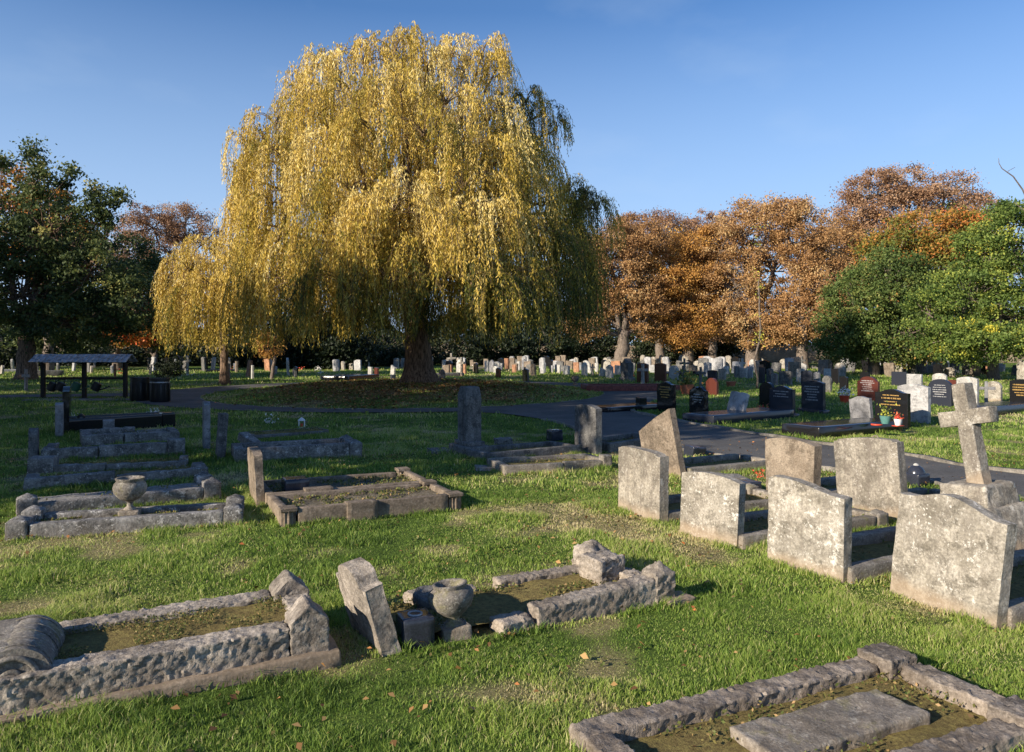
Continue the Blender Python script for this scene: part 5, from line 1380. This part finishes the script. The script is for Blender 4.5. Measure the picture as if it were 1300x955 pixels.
# lower skirt: greener leaves, with its shade also put into the colour
for a in [(338, 335, -3, 1.5, 4.2, .10), (385, 345, -5, 1.6, 4.2, .2), (440, 340, -6, 1.6, 4.2, .35), (495, 335, -6.5, 1.5, 3.8, .5), (560, 340, -6.5, 1.3, 3.8, .55), (600, 335, -6.5, 1.6, 4.0, .55), (640, 330, -6, 1.5, 4.2, .55), (682, 335, -4, 1.4, 4.4, .55), (470, 345, -3, 1.5, 4.2, .5), (570, 345, -3, 1.4, 4.0, .6), (640, 345, -2, 1.5, 4.0, .6), (355, 300, 2, 1.8, 5, .4), (600, 345, -1, 1.8, 3.5, .6), (430, 330, 0, 1.8, 3.5, .6), (690, 300, -2, 1.3, 4.6, .6)]: dm(*a)
# right lower arm
for a in [(712, 246, 1, .8, 4.5, .75), (735, 258, 1.0, .6, 4.5, .75), (700, 275, 0, 1.3, 5.0, .7), (728, 290, -.5, 1.0, 4.5, .6), (758, 250, 1, .5, 2.6, .7), (722, 226, 1, .5, 3.0, .75), (744, 238, 1, .5, 3.0, .75), (705, 335, -2, 1.3, 3.8, .6), (732, 335, 1, 1.0, 4, .65)]: dm(*a)
# back volume
for a in [(430, 150, 4, 2.0, 6, .5), (500, 115, 4.5, 2.2, 6, .5), (570, 150, 4, 2.0, 6, .6), (400, 250, 5, 2.0, 6, .5), (520, 240, 7, 2.6, 7, .6), (620, 260, 6, 2.4, 6, .7), (450, 300, 7, 2.6, 5, .6)]: dm(*a)
willow('weeping_willow', 'huge golden weeping willow on the leaf strewn mound', ((532 - 650) / F * 30, 30), 30, D, .50, 4.0, bundles=25, per=9)
D2 = []
for a in [(262, 300, 0, 1.4, 4.0, .0), (240, 325, -1, 1.2, 4.0, .0), (290, 305, -.6, 1.3, 4.2, .05), (320, 310, -1, 1.1, 4.4, .1), (270, 350, -1.6, 1.5, 3.6, .05), (305, 345, -1.8, 1.4, 3.8, .1), (232, 365, -.5, .8, 2.6, .05), (285, 380, -1.8, 1.4, 3.0, .2)]: D2.append(a)
willow('weeping_willow', 'smaller golden weeping willow tucked under the left side of the huge one', ((285 - 650) / F * 34.5, 34.5), 34.5, D2, .17, 3.2, 9, bundles=36, per=7)

# ---------------------------------------------------------------- shade trees standing left of the view
def sn(s, n_): return (s * .8 - n_ * .6, s * .6 + n_ * .8)
def shade(s, n_, H, r_, seed, lab, low=2.6):
    x, y = sn(s, n_)
    L_ = [(x, y, H * .62, r_, r_, H * .36), (x + .8, y - .3, H * .38, r_ * .9, r_ * .9, H * .26), (x - .6, y + .6, H * .80, r_ * .7, r_ * .7, H * .20)]
    broadleaf('chestnut_tree', lab, (x, y), L_, 'chest', trunk_r=.35, seed=seed, clumps=240, per=70, leaf=.42, clump_r=1.0, group='trees shading the lawn from the left', limb_vis=False)
shade(-9, 13.2, 13.5, 3.9, 61, 'chestnut tree outside the left edge, nearest of the shading row')
shade(-12, 19.5, 12.6, 4.4, 62, 'chestnut tree outside the left edge, second of the shading row')
shade(-12, 25.6, 11.8, 3.6, 63, 'chestnut tree outside the left edge, third of the shading row')
shade(-10, 30.0, 7.5, 2.2, 64, 'chestnut tree outside the left edge, fourth and lowest of the shading row')
shade(-18, 37.5, 12.5, 3.5, 65, 'chestnut tree outside the left edge, fifth of the shading row')
shade(-16, 46.0, 14.5, 4.5, 66, 'chestnut tree outside the left edge, farthest of the shading row')

# ================================================================== GRASS AND FALLEN LEAVES
def sample(n, y0, y1, m=1.15):
    y = np.sqrt(rng.uniform(y0 ** 2, y1 ** 2, n)); x = rng.uniform(-1, 1, n) * (.70 * y + m); return x, y
def grass(name, bands):
    Vs, Ts, off = [], [], 0; Q4, T3 = [], []
    for (n, y0, y1, hh, ww) in bands:
        if y0 == 0: x, y = EDGE[:, 0], EDGE[:, 1]
        else: x, y = sample(n, y0, y1)
        k = ~on_road(x, y)
        for p in NO_GRASS:
            px_ = [q[0] for q in p]; 
            if min(q[1] for q in p) > y1 or max(q[1] for q in p) < y0: continue
            k &= ~in_poly(x, y, p)
        x, y = x[k], y[k]
        dr = dryness(x, y); li = litterness(x, y)
        k = rng.uniform(0, 1, len(x)) > dr * .15 + li * .5
        x, y, dr = x[k], y[k], dr[k]; n_ = len(x)
        tuft = fbm2(x, y, 3.2, 123, 2); tuft2 = fbm2(x, y, .8, 321, 3)
        h = hh * ((.42 + 3.0 * np.clip(tuft - .34, 0, 1)) if y0 else (.4 + .9 * tuft)) * rng.uniform(.5, 1.25, n_) * (1 - .45 * dr)
        w = ww * rng.uniform(.7, 1.3, n_)
        a = rng.uniform(0, 2 * np.pi, n_); la = rng.uniform(0, 2 * np.pi, n_); lean = rng.uniform(.15, 1.0, n_) * h
        z = height(x, y) - .004
        B_ = np.stack([x, y, z], 1); sx = np.stack([np.cos(a), np.sin(a), np.zeros(n_)], 1) * (w / 2)[:, None]
        ld = np.stack([np.cos(la), np.sin(la), np.zeros(n_)], 1)
        Mid = B_ + ld * (lean * .3)[:, None]; Mid[:, 2] += h * .6
        Tip = B_ + ld * lean[:, None]; Tip[:, 2] += h
        V = np.stack([B_ - sx, B_ + sx, Mid + sx * .75, Mid - sx * .75, Tip], 1).reshape(-1, 3)
        i0 = off + np.arange(n_) * 5
        Q4.append(np.stack([i0, i0 + 1, i0 + 2, i0 + 3], 1)); T3.append(np.stack([i0 + 3, i0 + 2, i0 + 4], 1))
        t = np.clip(rng.normal(.43, .15, n_) + .9 * (tuft2 - .5) + dr * .36 + (rng.uniform(0, 1, n_) < .07) * .4, 0, 1)
        Vs.append(V); Ts.append(np.repeat(t, 5)); off += len(V)
    me = mesh_np(name, np.concatenate(Vs), [np.concatenate(Q4), np.concatenate(T3)], {'tone': np.concatenate(Ts)}, mat=M['grass'])
    o = new_obj(name, me); tag(o, 'short uneven green grass of the cemetery lawn', 'grass', kind='stuff')
    return o
EDGE = []
for p in NO_GRASS:
    if min(q_[1] for q_ in p) > 13: continue
    for a_, b_ in zip(p, p[1:] + p[:1]):
        L_ = math.hypot(b_[0] - a_[0], b_[1] - a_[1]); m_ = int(L_ * 420)
        t_ = rng.uniform(0, 1, m_); nx_, ny_ = (b_[1] - a_[1]) / L_, -(b_[0] - a_[0]) / L_
        o_ = .02 + np.abs(rng.normal(.0, .035, m_))
        EDGE.append(np.stack([a_[0] + (b_[0] - a_[0]) * t_ + nx_ * o_, a_[1] + (b_[1] - a_[1]) * t_ + ny_ * o_], 1))
for o_ in list(bpy.data.objects):
    if o_.name.startswith('headstone') and o_.type == 'MESH' and o_.location.y < 12:
        w_ = o_.dimensions.x; m_ = int(w_ * 700); c_, s_ = math.cos(o_.rotation_euler.z), math.sin(o_.rotation_euler.z)
        for sg in (-1, 1):
            u_ = rng.uniform(-.5, .5, m_) * w_; v_ = sg * (.07 + np.abs(rng.normal(0, .025, m_)))
            EDGE.append(np.stack([o_.location.x + c_ * u_ - s_ * v_, o_.location.y + s_ * u_ + c_ * v_], 1))
EDGE = np.concatenate(EDGE)
grass('grass', [(260000, 2.5, 5.2, .034, .0038), (270000, 5.2, 9, .038, .0055), (150000, 9, 16, .050, .010), (110000, 16, 34, .06, .020), (60000, 34, 62, .08, .05), (1, 0, 13, .075, .005)])

x, y = sample(60000, 2.5, 12); cl = fbm2(x, y, 1.6, 555, 3); k = (cl > .52) & ~on_road(x, y)
for p in NO_GRASS: k &= ~in_poly(x, y, p)
x, y = x[k], y[k]
P = np.stack([x, y, height(x, y) + rng.uniform(.005, .03, len(x))], 1)
V, Q = leaf_quads(P, np.full(len(P), .02), .1, .8)
tag(new_obj('clover', mesh_np('clover', V, [Q], {'tone': np.repeat(np.clip(rng.normal(.38, .18, len(P)), 0, 1), 4)}, mat=M['ivy'])), 'small clover and weed leaves among the near grass', 'clover', kind='stuff')

def fallen(name, label, x, y, size, tone):
    k = ~on_road(x, y) if name != 'x' else None
    n_ = len(x); z = height(x, y) + rng.uniform(.012, .05, n_)
    P = np.stack([x, y, z], 1)
    d = rng.normal(size=(n_, 3)); d[:, 2] *= .3; d /= np.linalg.norm(d, axis=1, keepdims=True)
    s = np.cross(d, np.array([0, 0, 1.0]) + rng.normal(0, .3, (n_, 3))); s /= np.linalg.norm(s, axis=1, keepdims=True)
    L_ = size[:, None]; W_ = L_ * .33
    curl = np.array([0, 0, 1.0]) * L_ * .18
    V = np.stack([P - d * L_ * .5, P + s * W_ + curl, P + d * L_ * .5, P - s * W_ + curl * .6], 1).reshape(-1, 3)
    o = new_obj(name, mesh_np(name, V, [np.arange(4 * n_).reshape(n_, 4)], {'tone': np.repeat(tone, 4)}, mat=M['litter'])); return tag(o, label, 'fallen leaves', kind='stuff')
x, y = sample(5200, 2.6, 14); k = (fbm2(x, y, .9, 9, 2) > .40); x, y = x[k], y[k]
fallen('fallen_leaves', 'scattered dry brown leaves on the near lawn', x, y, rng.uniform(.015, .05, len(x)), rng.uniform(0, 1, len(x)))
n_ = 17000; a = rng.uniform(0, 2 * np.pi, n_); r_ = np.sqrt(rng.uniform(0, 1, n_)) * .98
x = MC[0] + MA * r_ * np.cos(a); y = MC[1] - .5 + (MB_) * r_ * np.sin(a)
k = litterness(x, y) > rng.uniform(0, .75, n_); x, y = x[k], y[k]
fallen('fallen_leaves', 'thick litter of brown and gold leaves under the willow', x, y, rng.uniform(.06, .13, len(x)), rng.uniform(0, .95, len(x)))
print('OBJ', len(bpy.data.objects), 'polys', sum(len(m.polygons) for m in bpy.data.meshes))
